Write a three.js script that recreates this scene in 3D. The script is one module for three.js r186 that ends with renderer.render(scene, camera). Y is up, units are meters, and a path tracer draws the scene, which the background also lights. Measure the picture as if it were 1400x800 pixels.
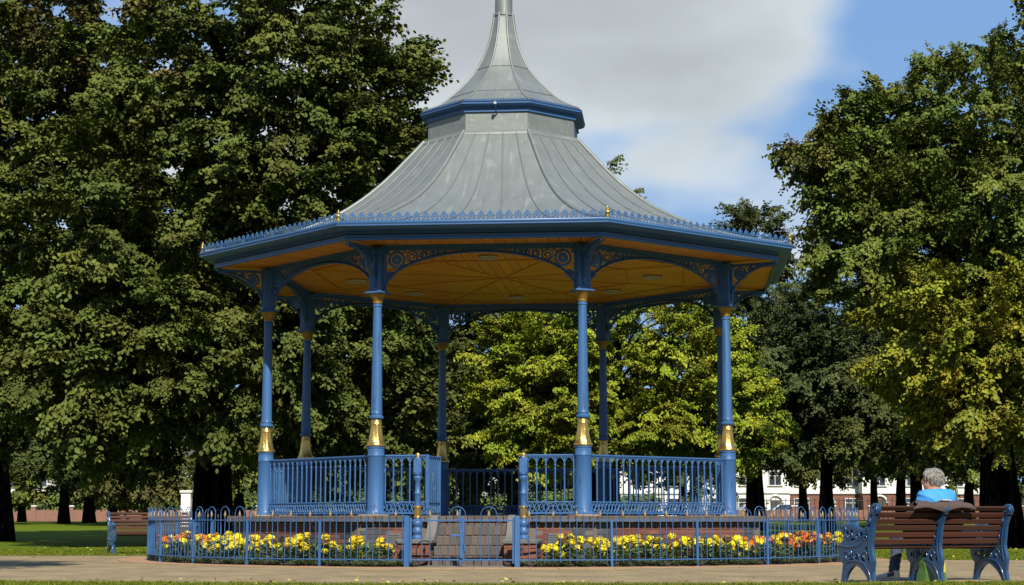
import * as THREE from 'three';
import { mergeGeometries, toCreasedNormals } from 'three/addons/utils/BufferGeometryUtils.js';
import { MarchingCubes } from 'three/addons/objects/MarchingCubes.js';
import { RoundedBoxGeometry } from 'three/addons/geometries/RoundedBoxGeometry.js';

// ---------------------------------------------------------------- camera, sky, sun, exposure
const scene = new THREE.Scene();
const EYE = 0.74, F = 2402, PITCH = 0.128684;           // metres, pixels of the 1400 x 800 photograph, radians
const camera = new THREE.PerspectiveCamera(2 * Math.atan(400 / F) * 180 / Math.PI, 1400 / 800, 0.1, 1500);
camera.position.set(0, EYE, 0);
camera.rotation.x = PITCH;
scene.add(camera);

const renderer = new THREE.WebGLRenderer({ antialias: true });
renderer.setSize(1024, 585);
renderer.toneMapping = THREE.LinearToneMapping;
renderer.toneMappingExposure = 1.8;
renderer.shadowMap.enabled = true;

// seeded random numbers and value noise
function rngOf(seed) { let s = seed >>> 0; return () => { s = (s + 0x6D2B79F5) | 0; let t = Math.imul(s ^ (s >>> 15), 1 | s); t = (t + Math.imul(t ^ (t >>> 7), 61 | t)) ^ t; return ((t ^ (t >>> 14)) >>> 0) / 4294967296; }; }
const PERM = new Float32Array(65536); { const r = rngOf(77); for (let i = 0; i < 65536; i++) PERM[i] = r(); }
const lat = (x, y, z) => PERM[((x * 73 + y * 3571 + z * 9973) % 65536 + 65536) % 65536];
const sm = t => t * t * (3 - 2 * t), mixn = (a, b, t) => a + (b - a) * t, clamp = (x, a = 0, b = 1) => Math.min(b, Math.max(a, x));
function noise3(x, y, z) {
  const i = Math.floor(x), j = Math.floor(y), k = Math.floor(z), u = sm(x - i), v = sm(y - j), w = sm(z - k);
  const l = (a, b, c) => lat(i + a, j + b, k + c);
  return mixn(mixn(mixn(l(0, 0, 0), l(1, 0, 0), u), mixn(l(0, 1, 0), l(1, 1, 0), u), v), mixn(mixn(l(0, 0, 1), l(1, 0, 1), u), mixn(l(0, 1, 1), l(1, 1, 1), u), v), w);
}
function fbm3(x, y, z, o = 5) { let a = 0.5, s = 0, n = 0; for (let i = 0; i < o; i++) { s += a * noise3(x, y, z); n += a; a *= 0.5; x = x * 2.03 + 7; y = y * 2.03 + 3; z = z * 2.03 + 11; } return s / n; }
function tnoise(x, y, p, seed = 0) { // tiles with period p
  const i = Math.floor(x), j = Math.floor(y), u = sm(x - i), v = sm(y - j), m = a => ((a % p) + p) % p;
  return mixn(mixn(lat(m(i), m(j), seed), lat(m(i + 1), m(j), seed), u), mixn(lat(m(i), m(j + 1), seed), lat(m(i + 1), m(j + 1), seed), u), v);
}
function tfbm(u, v, p, o, seed = 0) { let a = 0.5, s = 0, n = 0; for (let k = 0; k < o; k++) { s += a * tnoise(u * p, v * p, p, seed + k * 5); n += a; a *= 0.55; p *= 2; } return s / n; }

// the sky: blue air with broken grey-white cumulus, the same field all the way round
{
  const W = 2048, H = 1024, d = new Float32Array(W * H * 4);
  const cloudAt = (x, y, z) => {
    const k = 1 / (Math.max(y, 0) + 0.22);                 // a flat cloud deck seen in perspective
    const px = x * k, pz = z * k;
    const big = fbm3(px * 0.85 + 40.3, pz * 0.85 + 21.7, 3.1, 3), fine = fbm3(px * 3.4 + 9, pz * 3.4 + 4, y * 5 + 1.7, 5);
    const wx = fine - 0.5, puff = fbm3(px * 9 + wx * 2.2 + 5, pz * 9 + 2, y * 14 + wx * 2, 4);
    return big * 0.50 + fine * 0.34 + puff * 0.16;
  };
  for (let j = 0; j < H; j++) {
    const el = ((j + 0.5) / H - 0.5) * Math.PI, y = Math.sin(el), c = Math.cos(el);
    for (let i = 0; i < W; i++) {
      const az = ((i + 0.5) / W - 0.5) * 2 * Math.PI, x = c * Math.cos(az), z = c * Math.sin(az), o = (j * W + i) * 4;
      const h = Math.pow(clamp(1 - Math.max(y, 0)), 3.2);
      let r = mixn(0.085, 0.195, h), g = mixn(0.182, 0.312, h), b = mixn(0.375, 0.47, h);
      if (y > -0.02) {
        // one wide cloud bank stands over the roof, behind the spire; the rest of the deck is the same noise everywhere
        const a2 = Math.atan2(x, -z), e2 = el;
        const bank = 0.30 * Math.exp(-Math.pow((a2 - 0.025) / 0.15, 4) - Math.pow((e2 - 0.335) / 0.118, 4)) - 0.05 * Math.exp(-Math.pow((a2 - 0.20) / 0.10, 2) - Math.pow((e2 - 0.17) / 0.13, 2));
        const wisp = 0.10 * Math.exp(-Math.pow((a2 - 0.185) / 0.045, 2) - Math.pow((e2 - 0.185) / 0.05, 2)) + 0.12 * Math.exp(-Math.pow((a2 - 0.31) / 0.06, 2) - Math.pow((e2 - 0.31) / 0.04, 2));
        const f = cloudAt(x, y, z) + bank + wisp;
        let t = sm(clamp((f - 0.495) / 0.15)) * clamp((y + 0.02) / 0.08);
        const thick = clamp((f - 0.56) / 0.26);
        const tone = 0.43 - 0.14 * thick + 0.20 * (fbm3(x * 8, y * 18, z * 8, 5) - 0.5);
        r = mixn(r, tone * 0.92, t); g = mixn(g, tone * 1.01, t); b = mixn(b, tone * 1.07, t);
      } else { r = 0.06; g = 0.065; b = 0.04; }
      d[o] = r; d[o + 1] = g; d[o + 2] = b; d[o + 3] = 1;
    }
  }
  const sky = new THREE.DataTexture(d, W, H, THREE.RGBAFormat, THREE.FloatType);
  sky.mapping = THREE.EquirectangularReflectionMapping; sky.magFilter = THREE.LinearFilter; sky.minFilter = THREE.LinearFilter; sky.needsUpdate = true;
  scene.background = sky; scene.environment = sky;
  scene.backgroundIntensity = 1; scene.environmentIntensity = 1;
}
// the sun: behind the camera, 10 degrees to its right, 40 degrees up (read from the eave's shadow on the columns)
const SUN = new THREE.DirectionalLight(new THREE.Color(1.0, 0.93, 0.80), 5.0);
{
  const az = 10.3 * Math.PI / 180, el = 40.5 * Math.PI / 180;
  SUN.position.set(Math.sin(az) * Math.cos(el), Math.sin(el), Math.cos(az) * Math.cos(el)).multiplyScalar(120).add(new THREE.Vector3(0, 0, -45));
  SUN.target.position.set(0, 0, -45); scene.add(SUN.target);
  SUN.castShadow = true; SUN.shadow.radius = 1; SUN.shadow.mapSize.set(4096, 4096);
  Object.assign(SUN.shadow.camera, { left: -50, right: 50, top: 50, bottom: -50, near: 1, far: 320 });
  scene.add(SUN);
}

// ---------------------------------------------------------------- helpers
const V = (x, y, z) => new THREE.Vector3(x, y, z), D2R = Math.PI / 180;
const taken = {};
function numbered(n) { taken[n] = (taken[n] ?? -1) + 1; return taken[n] ? `${n}_${String(taken[n]).padStart(3, '0')}` : n; }
function tag(o, label, category, group, kind) { o.userData = { ...o.userData, label }; if (category) o.userData.category = category; if (group) o.userData.group = group; if (kind) o.userData.kind = kind; return o; }
function thing(name, label, category, [x, y, z] = [0, 0, 0], turn = 0, group) { const o = new THREE.Group(); o.name = numbered(name); o.position.set(x, y, z); o.rotation.y = turn; scene.add(o); return tag(o, label, category, group); }
function group(name, parent) { const g = new THREE.Group(); g.name = name; parent.add(g); return g; }
function mesh(name, geo, mat, parent) { const m = new THREE.Mesh(geo, mat); m.name = parent ? name : numbered(name); m.castShadow = m.receiveShadow = true; (parent ?? scene).add(m); return m; }
function structure(name, geo, mat, label) { const m = mesh(name, geo, mat); m.userData = { kind: 'structure' }; if (label) m.userData.label = label; return m; }
function copyThing(o, label, group) { const c = o.clone(); c.name = numbered(o.name.replace(/_\d{3}$/, '')); c.userData = { ...o.userData }; if (label) c.userData.label = label; if (group) c.userData.group = group; scene.add(c); return c; }
function merge(list) { // same attributes, no index
  const gs = list.map(g => { const n = g.index ? g.toNonIndexed() : g; for (const k of Object.keys(n.attributes)) if (!['position', 'normal', 'uv'].includes(k)) n.deleteAttribute(k); if (!n.attributes.uv) n.setAttribute('uv', new THREE.BufferAttribute(new Float32Array(n.attributes.position.count * 2), 2)); return n; });
  return mergeGeometries(gs);
}
const box = (w, h, d, x = 0, y = 0, z = 0, ry = 0) => { const g = new THREE.BoxGeometry(w, h, d); if (ry) g.rotateY(ry); return g.translate(x, y, z); };
const rbox = (w, h, d, r, x = 0, y = 0, z = 0, seg = 1) => new RoundedBoxGeometry(w, h, d, seg, r).translate(x, y, z);
function bar(a, b, r, n = 6) { const d = b.clone().sub(a), g = new THREE.CylinderGeometry(r, r, d.length(), n, 1); g.applyQuaternion(new THREE.Quaternion().setFromUnitVectors(V(0, 1, 0), d.clone().normalize())); return g.translate(...a.clone().add(b).multiplyScalar(0.5).toArray()); }
const tube = (pts, r, seg = 16, n = 6, closed = false) => new THREE.TubeGeometry(new THREE.CatmullRomCurve3(pts, closed), seg, r, n, closed);
function taperTube(pts, radii, n = 8, seg = 14, wob = 0, rnd = Math.random) {
  const c = new THREE.CatmullRomCurve3(pts), fr = c.computeFrenetFrames(seg, false), pos = [], nor = [], uv = [], idx = [];
  for (let i = 0; i <= seg; i++) {
    const t = i / seg, p = c.getPointAt(t), f = t * (radii.length - 1), k = Math.min(radii.length - 2, Math.floor(f)), r = mixn(radii[k], radii[k + 1], f - k);
    for (let j = 0; j <= n; j++) {
      const a = j / n * 2 * Math.PI, rr = r * (1 + wob * Math.sin(a * 3 + i * 0.5) + wob * 0.6 * Math.sin(a * 5 + 1.3 + i * 0.21));
      const q = fr.normals[i].clone().multiplyScalar(Math.cos(a)).add(fr.binormals[i].clone().multiplyScalar(Math.sin(a)));
      pos.push(p.x + q.x * rr, p.y + q.y * rr, p.z + q.z * rr); nor.push(q.x, q.y, q.z); uv.push(j / n * 2, t * c.getLength() * 0.8);
    }
  }
  for (let i = 0; i < seg; i++) for (let j = 0; j < n; j++) { const a = i * (n + 1) + j, b = a + n + 1; idx.push(a, b, a + 1, b, b + 1, a + 1); }
  const g = new THREE.BufferGeometry(); g.setAttribute('position', new THREE.Float32BufferAttribute(pos, 3)); g.setAttribute('normal', new THREE.Float32BufferAttribute(nor, 3)); g.setAttribute('uv', new THREE.Float32BufferAttribute(uv, 2)); g.setIndex(idx); return g;
}
const lathe = (pts, n = 20) => new THREE.LatheGeometry(pts.map(p => new THREE.Vector2(p[0], p[1])), n);
const latheC = (pts, n = 20, crease = 0.7) => toCreasedNormals(lathe(pts, n), crease);
const octLathe = (pts, crease = 0.5) => toCreasedNormals(new THREE.LatheGeometry(pts.map(p => new THREE.Vector2(p[0], p[1])), 8, Math.PI / 8), crease);
function gh(x, z) { const d = -z; return 0.62 * sm(clamp((d - 41) / 90)) + 0.02 * (d > 41 ? Math.min(1, (d - 41) / 20) * (fbm3(x * 0.08, 0, z * 0.08, 2) - 0.5) : 0); } // the lawn climbs gently behind the bandstand
const atPx = (px, d) => (px - 700) / F * d;              // metres to the side of the camera's axis at a distance
function heightPx(py, d) { return EYE + d * Math.tan(PITCH + Math.atan((400 - py) / F)); }

// ---------------------------------------------------------------- textures and materials
function tex(size, fn, rep = 1, srgb = true) {
  const d = new Uint8Array(size * size * 4);
  for (let j = 0; j < size; j++) for (let i = 0; i < size; i++) { const c = fn(i / size, j / size), o = (j * size + i) * 4; d[o] = clamp(c[0], 0, 255); d[o + 1] = clamp(c[1], 0, 255); d[o + 2] = clamp(c[2], 0, 255); d[o + 3] = 255; }
  const t = new THREE.DataTexture(d, size, size); t.wrapS = t.wrapT = THREE.RepeatWrapping; t.magFilter = THREE.LinearFilter; t.minFilter = THREE.LinearMipmapLinearFilter; t.generateMipmaps = true;
  if (srgb) t.colorSpace = THREE.SRGBColorSpace; t.repeat.set(rep, rep); t.needsUpdate = true; return t;
}
const enc = v => 255 * (v <= 0.0031308 ? v * 12.92 : 1.055 * Math.pow(v, 1 / 2.4) - 0.055);
const ALB = 0.525;                                       // all base colours below were first matched at exposure 0.92
const lin = (r, g, b) => [enc(r * ALB), enc(g * ALB), enc(b * ALB)], alb = (r, g, b) => r === 1 && g === 1 && b === 1 ? [1, 1, 1] : [r * ALB, g * ALB, b * ALB];
const std = (r, g, b, rough = 0.7, extra = {}) => new THREE.MeshStandardMaterial({ color: new THREE.Color().setRGB(...alb(r, g, b)), roughness: rough, ...extra });
const phys = (r, g, b, rough, extra = {}) => new THREE.MeshPhysicalMaterial({ color: new THREE.Color().setRGB(...alb(r, g, b)), roughness: rough, ...extra });
const speckle = tex(256, (u, v) => { const n = 128 + 110 * (tfbm(u, v, 16, 4, 3) - 0.5) * 2; return [n, n, n]; }, 1, false);
const grainBump = (rep) => { const t = speckle.clone(); t.repeat.set(rep, rep); t.needsUpdate = true; return t; };
const M = {};
// weathered gloss paint: chips and chalky patches, in grain that belongs to the paint
function paintTex(r, g, b, seed, amt = 0.16) { return tex(256, (u, v) => { const n = 1 + amt * 2 * (tfbm(u, v, 6, 5, seed) - 0.5), s = tfbm(u, v, 24, 3, seed + 9) > 0.74 ? 0.55 : 1; return lin(r * n * s, g * n * s, b * n * s); }); }
M.blue = phys(1, 1, 1, 0.45, { specularIntensity: 0.6, map: paintTex(0.055, 0.163, 0.39, 11, 0.22), clearcoat: 0.08, clearcoatRoughness: 0.3 });
M.benchEnamel = phys(1, 1, 1, 0.25, { map: paintTex(0.020, 0.078, 0.20, 14), clearcoat: 0.6, clearcoatRoughness: 0.12 });
M.gold = std(0.95, 0.62, 0.18, 0.28, { metalness: 0.9, bumpMap: grainBump(3), bumpScale: 0.003 });
M.goldDull = std(0.50, 0.30, 0.06, 0.45, { metalness: 0.6 });
M.soil = std(1, 1, 1, 0.95, { map: tex(256, (u, v) => { const n = 0.5 + tfbm(u, v, 16, 4, 5); return lin(0.05 * n, 0.032 * n, 0.02 * n); }, 1) });
// ---------------------------------------------------------------- ground, path, paving
const CX = -0.165, CZ = -34.03, TURN = -5.285 * D2R;    // the bandstand's centre and turn, from its eight columns
{
  // one sheet of lawn to the horizon
  const xs = [], zs = [];
  for (let i = -60; i <= 60; i++) xs.push(Math.sign(i) * Math.pow(Math.abs(i) / 60, 2.2) * 600);
  for (let i = 0; i <= 110; i++) zs.push(80 - Math.pow(i / 110, 1.6) * 880);
  const pos = [], uv = [], idx = [], col = [];
  for (const z of zs) for (const x of xs) { pos.push(x, gh(x, z), z); uv.push(x / 5, z / 5); const n = 0.78 + 0.55 * fbm3(x * 0.22, 0, z * 0.22, 4), y = fbm3(x * 0.07 + 9, 2, z * 0.07, 3); col.push(n * (0.85 + 0.4 * y), n, n * 0.9); }
  const nx = xs.length; for (let j = 0; j < zs.length - 1; j++) for (let i = 0; i < nx - 1; i++) { const a = j * nx + i; idx.push(a, a + 1, a + nx, a + 1, a + nx + 1, a + nx); }
  const g = new THREE.BufferGeometry(); g.setAttribute('position', new THREE.Float32BufferAttribute(pos, 3)); g.setAttribute('uv', new THREE.Float32BufferAttribute(uv, 2)); g.setAttribute('color', new THREE.Float32BufferAttribute(col, 3)); g.setIndex(idx.reverse()); g.computeVertexNormals();
  if (g.attributes.normal.getY(500) < 0) { g.setIndex([...g.index.array].reverse()); g.computeVertexNormals(); }
  M.lawn = phys(1, 1, 1, 0.95, { specularIntensity: 0.2, vertexColors: true, map: tex(512, (u, v) => { const n = tfbm(u, v, 60, 3, 1), m = tfbm(u, v, 10, 4, 2), k = 0.55 + 0.9 * n; return lin((0.155 + 0.09 * (m - 0.5)) * k, 0.215 * k * (0.85 + 0.3 * m), 0.010 * k); }), bumpMap: grainBump(20), bumpScale: 0.03 });
  structure('lawn', g, M.lawn, 'mown park lawn');
}
// sandy gravel path crossing in front of the bandstand
const edgeNear = x => -20.0 - 0.034 * (x - CX) * (x - CX) * (x > 0 ? 0.55 : 0.8) - 0.12 * (fbm3(x * 1.3, 1, 0, 3) - 0.5) * 2;
const edgeFar = x => (x < -3 ? -36.6 : x > 3 ? mixn(-36.6, -32.6, sm(clamp((x - 3) / 5))) : -36.6) - 0.16 * (fbm3(x * 1.1 + 30, 4, 0, 3) - 0.5) * 2;
{
  const pos = [], uv = [], idx = [], N = 400, K = 24;
  for (let i = 0; i <= N; i++) { const x = -60 + 120 * i / N, a = edgeNear(clamp(x, -14, 14)), b = edgeFar(x); for (let k = 0; k <= K; k++) { const z = mixn(a, b, k / K); pos.push(x, 0.006, z); uv.push(x / 2.5, z / 2.5); } }
  for (let i = 0; i < N; i++) for (let k = 0; k < K; k++) { const a = i * (K + 1) + k; idx.push(a, a + K + 1, a + 1, a + 1, a + K + 1, a + K + 2); }
  const g = new THREE.BufferGeometry(); g.setAttribute('position', new THREE.Float32BufferAttribute(pos, 3)); g.setAttribute('uv', new THREE.Float32BufferAttribute(uv, 2)); g.setIndex(idx); g.computeVertexNormals();
  if (g.attributes.normal.getY(50) < 0) { idx.reverse(); g.setIndex(idx); g.computeVertexNormals(); }
  M.gravel = std(1, 1, 1, 0.95, { map: tex(512, (u, v) => { const n = tnoise(u * 200, v * 200, 200, 8), m = tfbm(u, v, 5, 5, 4), c = tfbm(u, v, 2, 3, 33), k = 0.58 + 0.5 * n + 0.9 * (m - 0.5) + 0.5 * (c - 0.5); return lin(0.41 * k, 0.305 * k * (0.96 + 0.08 * m), 0.152 * k); }), bumpMap: tex(256, (u, v) => { const n = 255 * tnoise(u * 128, v * 128, 128, 6); return [n, n, n]; }, 1, false), bumpScale: 0.012 });
  structure('gravel_path', g, M.gravel, 'sandy gravel path');
}
const BED_R = 6.66;
{
  // ring of worn pinkish paving slabs round the fence, each slab its own piece
  const ring = new THREE.Group(); ring.name = 'paving_ring'; ring.userData = { kind: 'structure', label: 'ring of worn pinkish paving slabs round the fence' }; ring.position.set(CX, 0, CZ); scene.add(ring);
  const n = 104, r0 = 6.74, r1 = 7.22, rnd = rngOf(5);
  const mats = [0, 1, 2, 3, 4].map(i => std(0.44 + 0.03 * Math.sin(i * 3), 0.265 + 0.02 * Math.sin(i * 5), 0.135 + 0.02 * Math.cos(i * 4), 0.9, { bumpMap: grainBump(2), bumpScale: 0.006 }));
  const geos = [0, 1, 2].map(i => { const s = new THREE.Shape(), a = Math.PI / n - 0.0011 - 0.0004 * i; s.moveTo(-Math.sin(a) * r0, -Math.cos(a) * r0 + 0); s.lineTo(Math.sin(a) * r0, -Math.cos(a) * r0); s.lineTo(Math.sin(a) * r1, -Math.cos(a) * r1); s.lineTo(-Math.sin(a) * r1, -Math.cos(a) * r1); s.closePath(); return new THREE.ExtrudeGeometry(s, { depth: 0.05, bevelEnabled: true, bevelSize: 0.004, bevelThickness: 0.004, bevelSegments: 1 }).rotateX(-Math.PI / 2).translate(0, -0.036, 0); });
  for (let i = 0; i < n; i++) { const m = mesh('paving_slab', geos[i % 3], mats[Math.floor(rnd() * 5)], ring); m.rotation.y = (i + 0.5) / n * 2 * Math.PI; m.position.y = (rnd() - 0.5) * 0.006; }
}
{
  // the raised flower bed's soil
  const pts = []; for (const [r, y] of [[4.6, 0.10], [5.2, 0.11], [6.0, 0.10], [6.5, 0.07], [6.66, 0.0]]) pts.push(new THREE.Vector2(r, y));
  const g = new THREE.LatheGeometry(pts.reverse(), 96, TURN + 0.1, 2 * Math.PI - 0.2); const p = g.attributes.position;
  for (let i = 0; i < p.count; i++) { const x = p.getX(i), z = p.getZ(i); if (p.getY(i) > 0.01) p.setY(i, p.getY(i) + 0.05 * (fbm3(x * 3, 0, z * 3, 3) - 0.5)); }
  g.computeVertexNormals(); g.translate(CX, 0, CZ);
  structure('flower_bed_soil', g, M.soil, 'dark soil of the flower bed');
}
// ---------------------------------------------------------------- the bandstand
const DECK = 0.80, COL_R = 4.6, AP = Math.cos(Math.PI / 8), EAVE_R = 5.9;
const stand = thing('bandstand', 'octagonal blue and gold park bandstand with bell-shaped grey metal roof', 'bandstand', [CX, 0, CZ], TURN);
const faceX = (k, x, z) => { const a = k * Math.PI / 4; return [x * Math.cos(a) + z * Math.sin(a), -x * Math.sin(a) + z * Math.cos(a)]; };
{
  // deck, coping and brick plinth
  M.brick = [[0.26, 0.085, 0.045], [0.31, 0.10, 0.05], [0.22, 0.07, 0.042], [0.34, 0.125, 0.07], [0.28, 0.11, 0.075]].map(c => std(...c, 0.9, { bumpMap: grainBump(2), bumpScale: 0.006 }));
  M.blueBrick = [[0.085, 0.085, 0.10], [0.11, 0.105, 0.115], [0.075, 0.07, 0.085]].map(c => std(...c, 0.75, { bumpMap: grainBump(2), bumpScale: 0.005 }));
  M.copeBrick = [[0.135, 0.115, 0.10], [0.16, 0.135, 0.115], [0.12, 0.10, 0.092], [0.17, 0.13, 0.10]].map(c => std(...c, 0.8, { bumpMap: grainBump(2), bumpScale: 0.006 }));
  M.mortar = std(0.20, 0.165, 0.13, 0.95, { bumpMap: grainBump(4), bumpScale: 0.006 });
  M.concrete = std(1, 1, 1, 0.9, { map: tex(256, (u, v) => { const n = 0.75 + 0.5 * tfbm(u, v, 8, 5, 21); return lin(0.30 * n, 0.28 * n, 0.24 * n); }), bumpMap: grainBump(3), bumpScale: 0.005 });
  M.stoneGrey = std(0.19, 0.19, 0.18, 0.85, { bumpMap: grainBump(3), bumpScale: 0.006 });
  const rnd = rngOf(9);
  const pl = group('plinth', stand);
  const wr = 4.775 / AP;
  mesh('plinth_core', octLathe([[wr, -0.05], [wr, 0.64], [wr + 0.03, 0.645], [wr + 0.03, 0.685], [5.16, 0.69], [5.16, 0.79], [0.01, 0.79]]), M.mortar, pl);
  mesh('deck_floor', octLathe([[5.06, 0.785], [5.06, DECK], [0.005, DECK]]), M.concrete, pl);
  // coping bricks on edge, three faces in view one by one
  const L = 2 * 4.86 * Math.tan(Math.PI / 8), stuff = [], nC = 34, cw = L / nC;
  const cg = [0, 1].map(i => rbox(cw - 0.008, 0.108, 0.30, 0.012 + 0.004 * i));
  for (let k = 0; k < 8; k++) for (let i = 0; i < nC; i++) {
    const x = (i + 0.5 - nC / 2) * cw, z = 4.745, [wx, wz] = faceX(k, x, z);
    if (k === 0 && Math.abs(x) < 0.57) { /* top step's nosing is the same coping */ }
    if (k < 2 || k === 7) { const m = mesh('coping_brick', cg[i % 2], M.copeBrick[Math.floor(rnd() * 4)], pl); m.position.set(wx, 0.752 + (rnd() - 0.5) * 0.005, wz); m.rotation.y = k * Math.PI / 4 + (rnd() - 0.5) * 0.01; }
    else stuff.push(box(cw - 0.008, 0.108, 0.30, 0, 0, 0).rotateY(k * Math.PI / 4).translate(wx, 0.752, wz));
  }
  mesh('coping_course', merge(stuff), M.copeBrick[1], pl).userData.kind = 'stuff';
  // wall bricks
  const bw = 0.225, bh = 0.068, cyc = 0.235, ch = 0.0755, bg = rbox(bw, bh, 0.1, 0.006), bgh = rbox(bw / 2 - 0.005, bh, 0.1, 0.006), rest = [], restBlue = [];
  const W = 2 * 4.78 * Math.tan(Math.PI / 8);
  for (let k = 0; k < 8; k++) for (let c = 0; c < 8; c++) {
    const n = Math.floor(W / cyc), off = c % 2 ? cyc / 2 : 0;
    for (let i = 0; i < n; i++) {
      const x = (i + 0.5) * cyc - n * cyc / 2 + off - cyc / 4, y = 0.045 + c * ch + bh / 2;
      if (k === 0 && Math.abs(x) < 1.0) continue;
      const [wx, wz] = faceX(k, x, 4.735 + (rnd() - 0.5) * 0.004), blue = Math.abs(x) > W / 2 - 0.5 || (k && Math.abs(Math.abs(x) - 0.62) < 0.24 && c < 6);
      if ((k < 2 || k === 7) && c > 1) { const m = mesh('brick', bg, blue ? M.blueBrick[Math.floor(rnd() * 3)] : M.brick[Math.floor(rnd() * 5)], pl); m.position.set(wx, y, wz); m.rotation.y = k * Math.PI / 4; }
      else (blue ? restBlue : rest).push(box(bw, bh, 0.1).rotateY(k * Math.PI / 4).translate(wx, y, wz));
    }
  }
  mesh('brickwork', merge(rest), M.brick[0], pl).userData.kind = 'stuff';
  mesh('blue_brickwork', merge(restBlue), M.blueBrick[0], pl).userData.kind = 'stuff';
  for (const x of [-1.36, 1.33]) { const v = mesh('vent_plate', merge([box(0.24, 0.20, 0.02, 0, 0, 0), ...[-2, -1, 0, 1, 2].map(i => box(0.20, 0.014, 0.012, 0, i * 0.035, 0.014))]), M.stoneGrey, pl); v.position.set(x, 0.42, 4.80); }

  // steps between two stepped cheek walls
  const st = group('steps', stand), rise = 0.16, tread = 0.27, sw = 0.57;
  const sg = [0, 1].map(i => rbox(0.108, rise - 0.012, 0.25, 0.008 + 0.003 * i));
  for (let s = 1; s < 5; s++) {
    const top = DECK - rise * s, z = 4.86 + tread * (s - 1);
    mesh('step_core', box(2 * sw - 0.004, top - 0.01, tread + 0.02, 0, (top - 0.01) / 2, z + tread / 2 - 0.02), M.mortar, st);
    for (let i = 0; i < 10; i++) { const m = mesh('step_brick', sg[i % 2], M.copeBrick[Math.floor(rnd() * 4)], st); m.position.set((i - 4.5) * 0.114, top - rise / 2 + 0.006, z + tread - 0.118 + (rnd() - 0.5) * 0.006); }
  }
  mesh('top_riser', box(2 * sw, 0.1, 0.10, 0, 0.63, 4.80), M.mortar, st);
  for (let i = 0; i < 10; i++) { const m = mesh('step_brick', rbox(0.108, 0.10, 0.09, 0.008), M.copeBrick[Math.floor(rnd() * 4)], st); m.position.set((i - 4.5) * 0.114, 0.635, 4.87); }
  for (const sd of [-1, 1]) {
    const ck = group('cheek_wall', stand);
    mesh('cheek_core', box(0.50, 0.36, 1.20, sd * 0.845, 0.18, 5.38), M.mortar, ck);
    const hb = rbox(0.165, 0.068, 0.1, 0.006), db = rbox(0.1, 0.068, 0.215, 0.006);
    for (let c = 0; c < 4; c++) {
      for (let i = 0; i < 3; i++) { const m = mesh('brick', hb, M.brick[Math.floor(rnd() * 5)], ck); m.position.set(sd * 0.845 + (i - 1) * 0.173, 0.05 + c * 0.082 + 0.034, 5.94); }
      for (let i = 0; i < 5; i++) { const m = mesh('brick', db, M.brick[Math.floor(rnd() * 5)], ck); m.position.set(sd * 1.058, 0.05 + c * 0.082 + 0.034, 4.95 + i * 0.222 + (c % 2) * 0.05); }
    }
    mesh('cap_stone', rbox(0.58, 0.07, 1.16, 0.02, sd * 0.845, 0.395, 5.45, 2), M.stoneGrey, ck);
    const s = new THREE.Shape(); s.moveTo(4.84, 0.43); s.lineTo(4.84, 0.81); s.lineTo(5.0, 0.81); s.quadraticCurveTo(5.16, 0.78, 5.26, 0.66); s.quadraticCurveTo(5.46, 0.44, 5.72, 0.43); s.closePath();
    const g = new THREE.ExtrudeGeometry(s, { depth: 0.14, bevelEnabled: true, bevelSize: 0.01, bevelThickness: 0.01, bevelSegments: 2, curveSegments: 8 }); g.rotateY(-Math.PI / 2).translate(sd * 0.65 + 0.07, 0, 0);
    mesh('ramped_coping', g, M.stoneGrey, ck);
    // cast newel post
    const nw = group('newel_post', stand); nw.position.set(sd * 0.86, 0, 5.5);
    mesh('newel_base', latheC([[0, 0.43], [0.085, 0.43], [0.085, 0.47], [0.06, 0.50], [0.085, 0.545], [0.075, 0.60], [0.055, 0.625], [0.078, 0.665], [0.075, 0.71], [0.055, 0.735], [0.055, 0.775], [0.03, 0.78]]), M.blue, nw);
    mesh('gold_collar', latheC([[0.05, 0.765], [0.062, 0.77], [0.062, 0.80], [0.055, 0.805], [0.062, 0.92], [0.078, 0.94], [0.078, 0.965], [0.04, 0.967]], 12, 0.4), M.gold, nw);
    mesh('shaft', latheC([[0.05, 0.955], [0.05, 1.14], [0.058, 1.15], [0.058, 1.18], [0.044, 1.2], [0.044, 1.36], [0.065, 1.39], [0.065, 1.43], [0.05, 1.45], [0.07, 1.47], [0.07, 1.5], [0.03, 1.5]]), M.blue, nw);
    mesh('block', merge([rbox(0.13, 0.22, 0.13, 0.012, 0, 1.60, 0, 2), latheC([[0.07, 1.705], [0.05, 1.73], [0.03, 1.745], [0.0, 1.745]])]), M.blue, nw);
    mesh('gold_finial', latheC([[0.0, 1.74], [0.03, 1.745], [0.025, 1.755], [0.04, 1.78], [0.03, 1.81], [0, 1.83]], 14, 1.2), M.gold, nw);
  }
}
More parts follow.
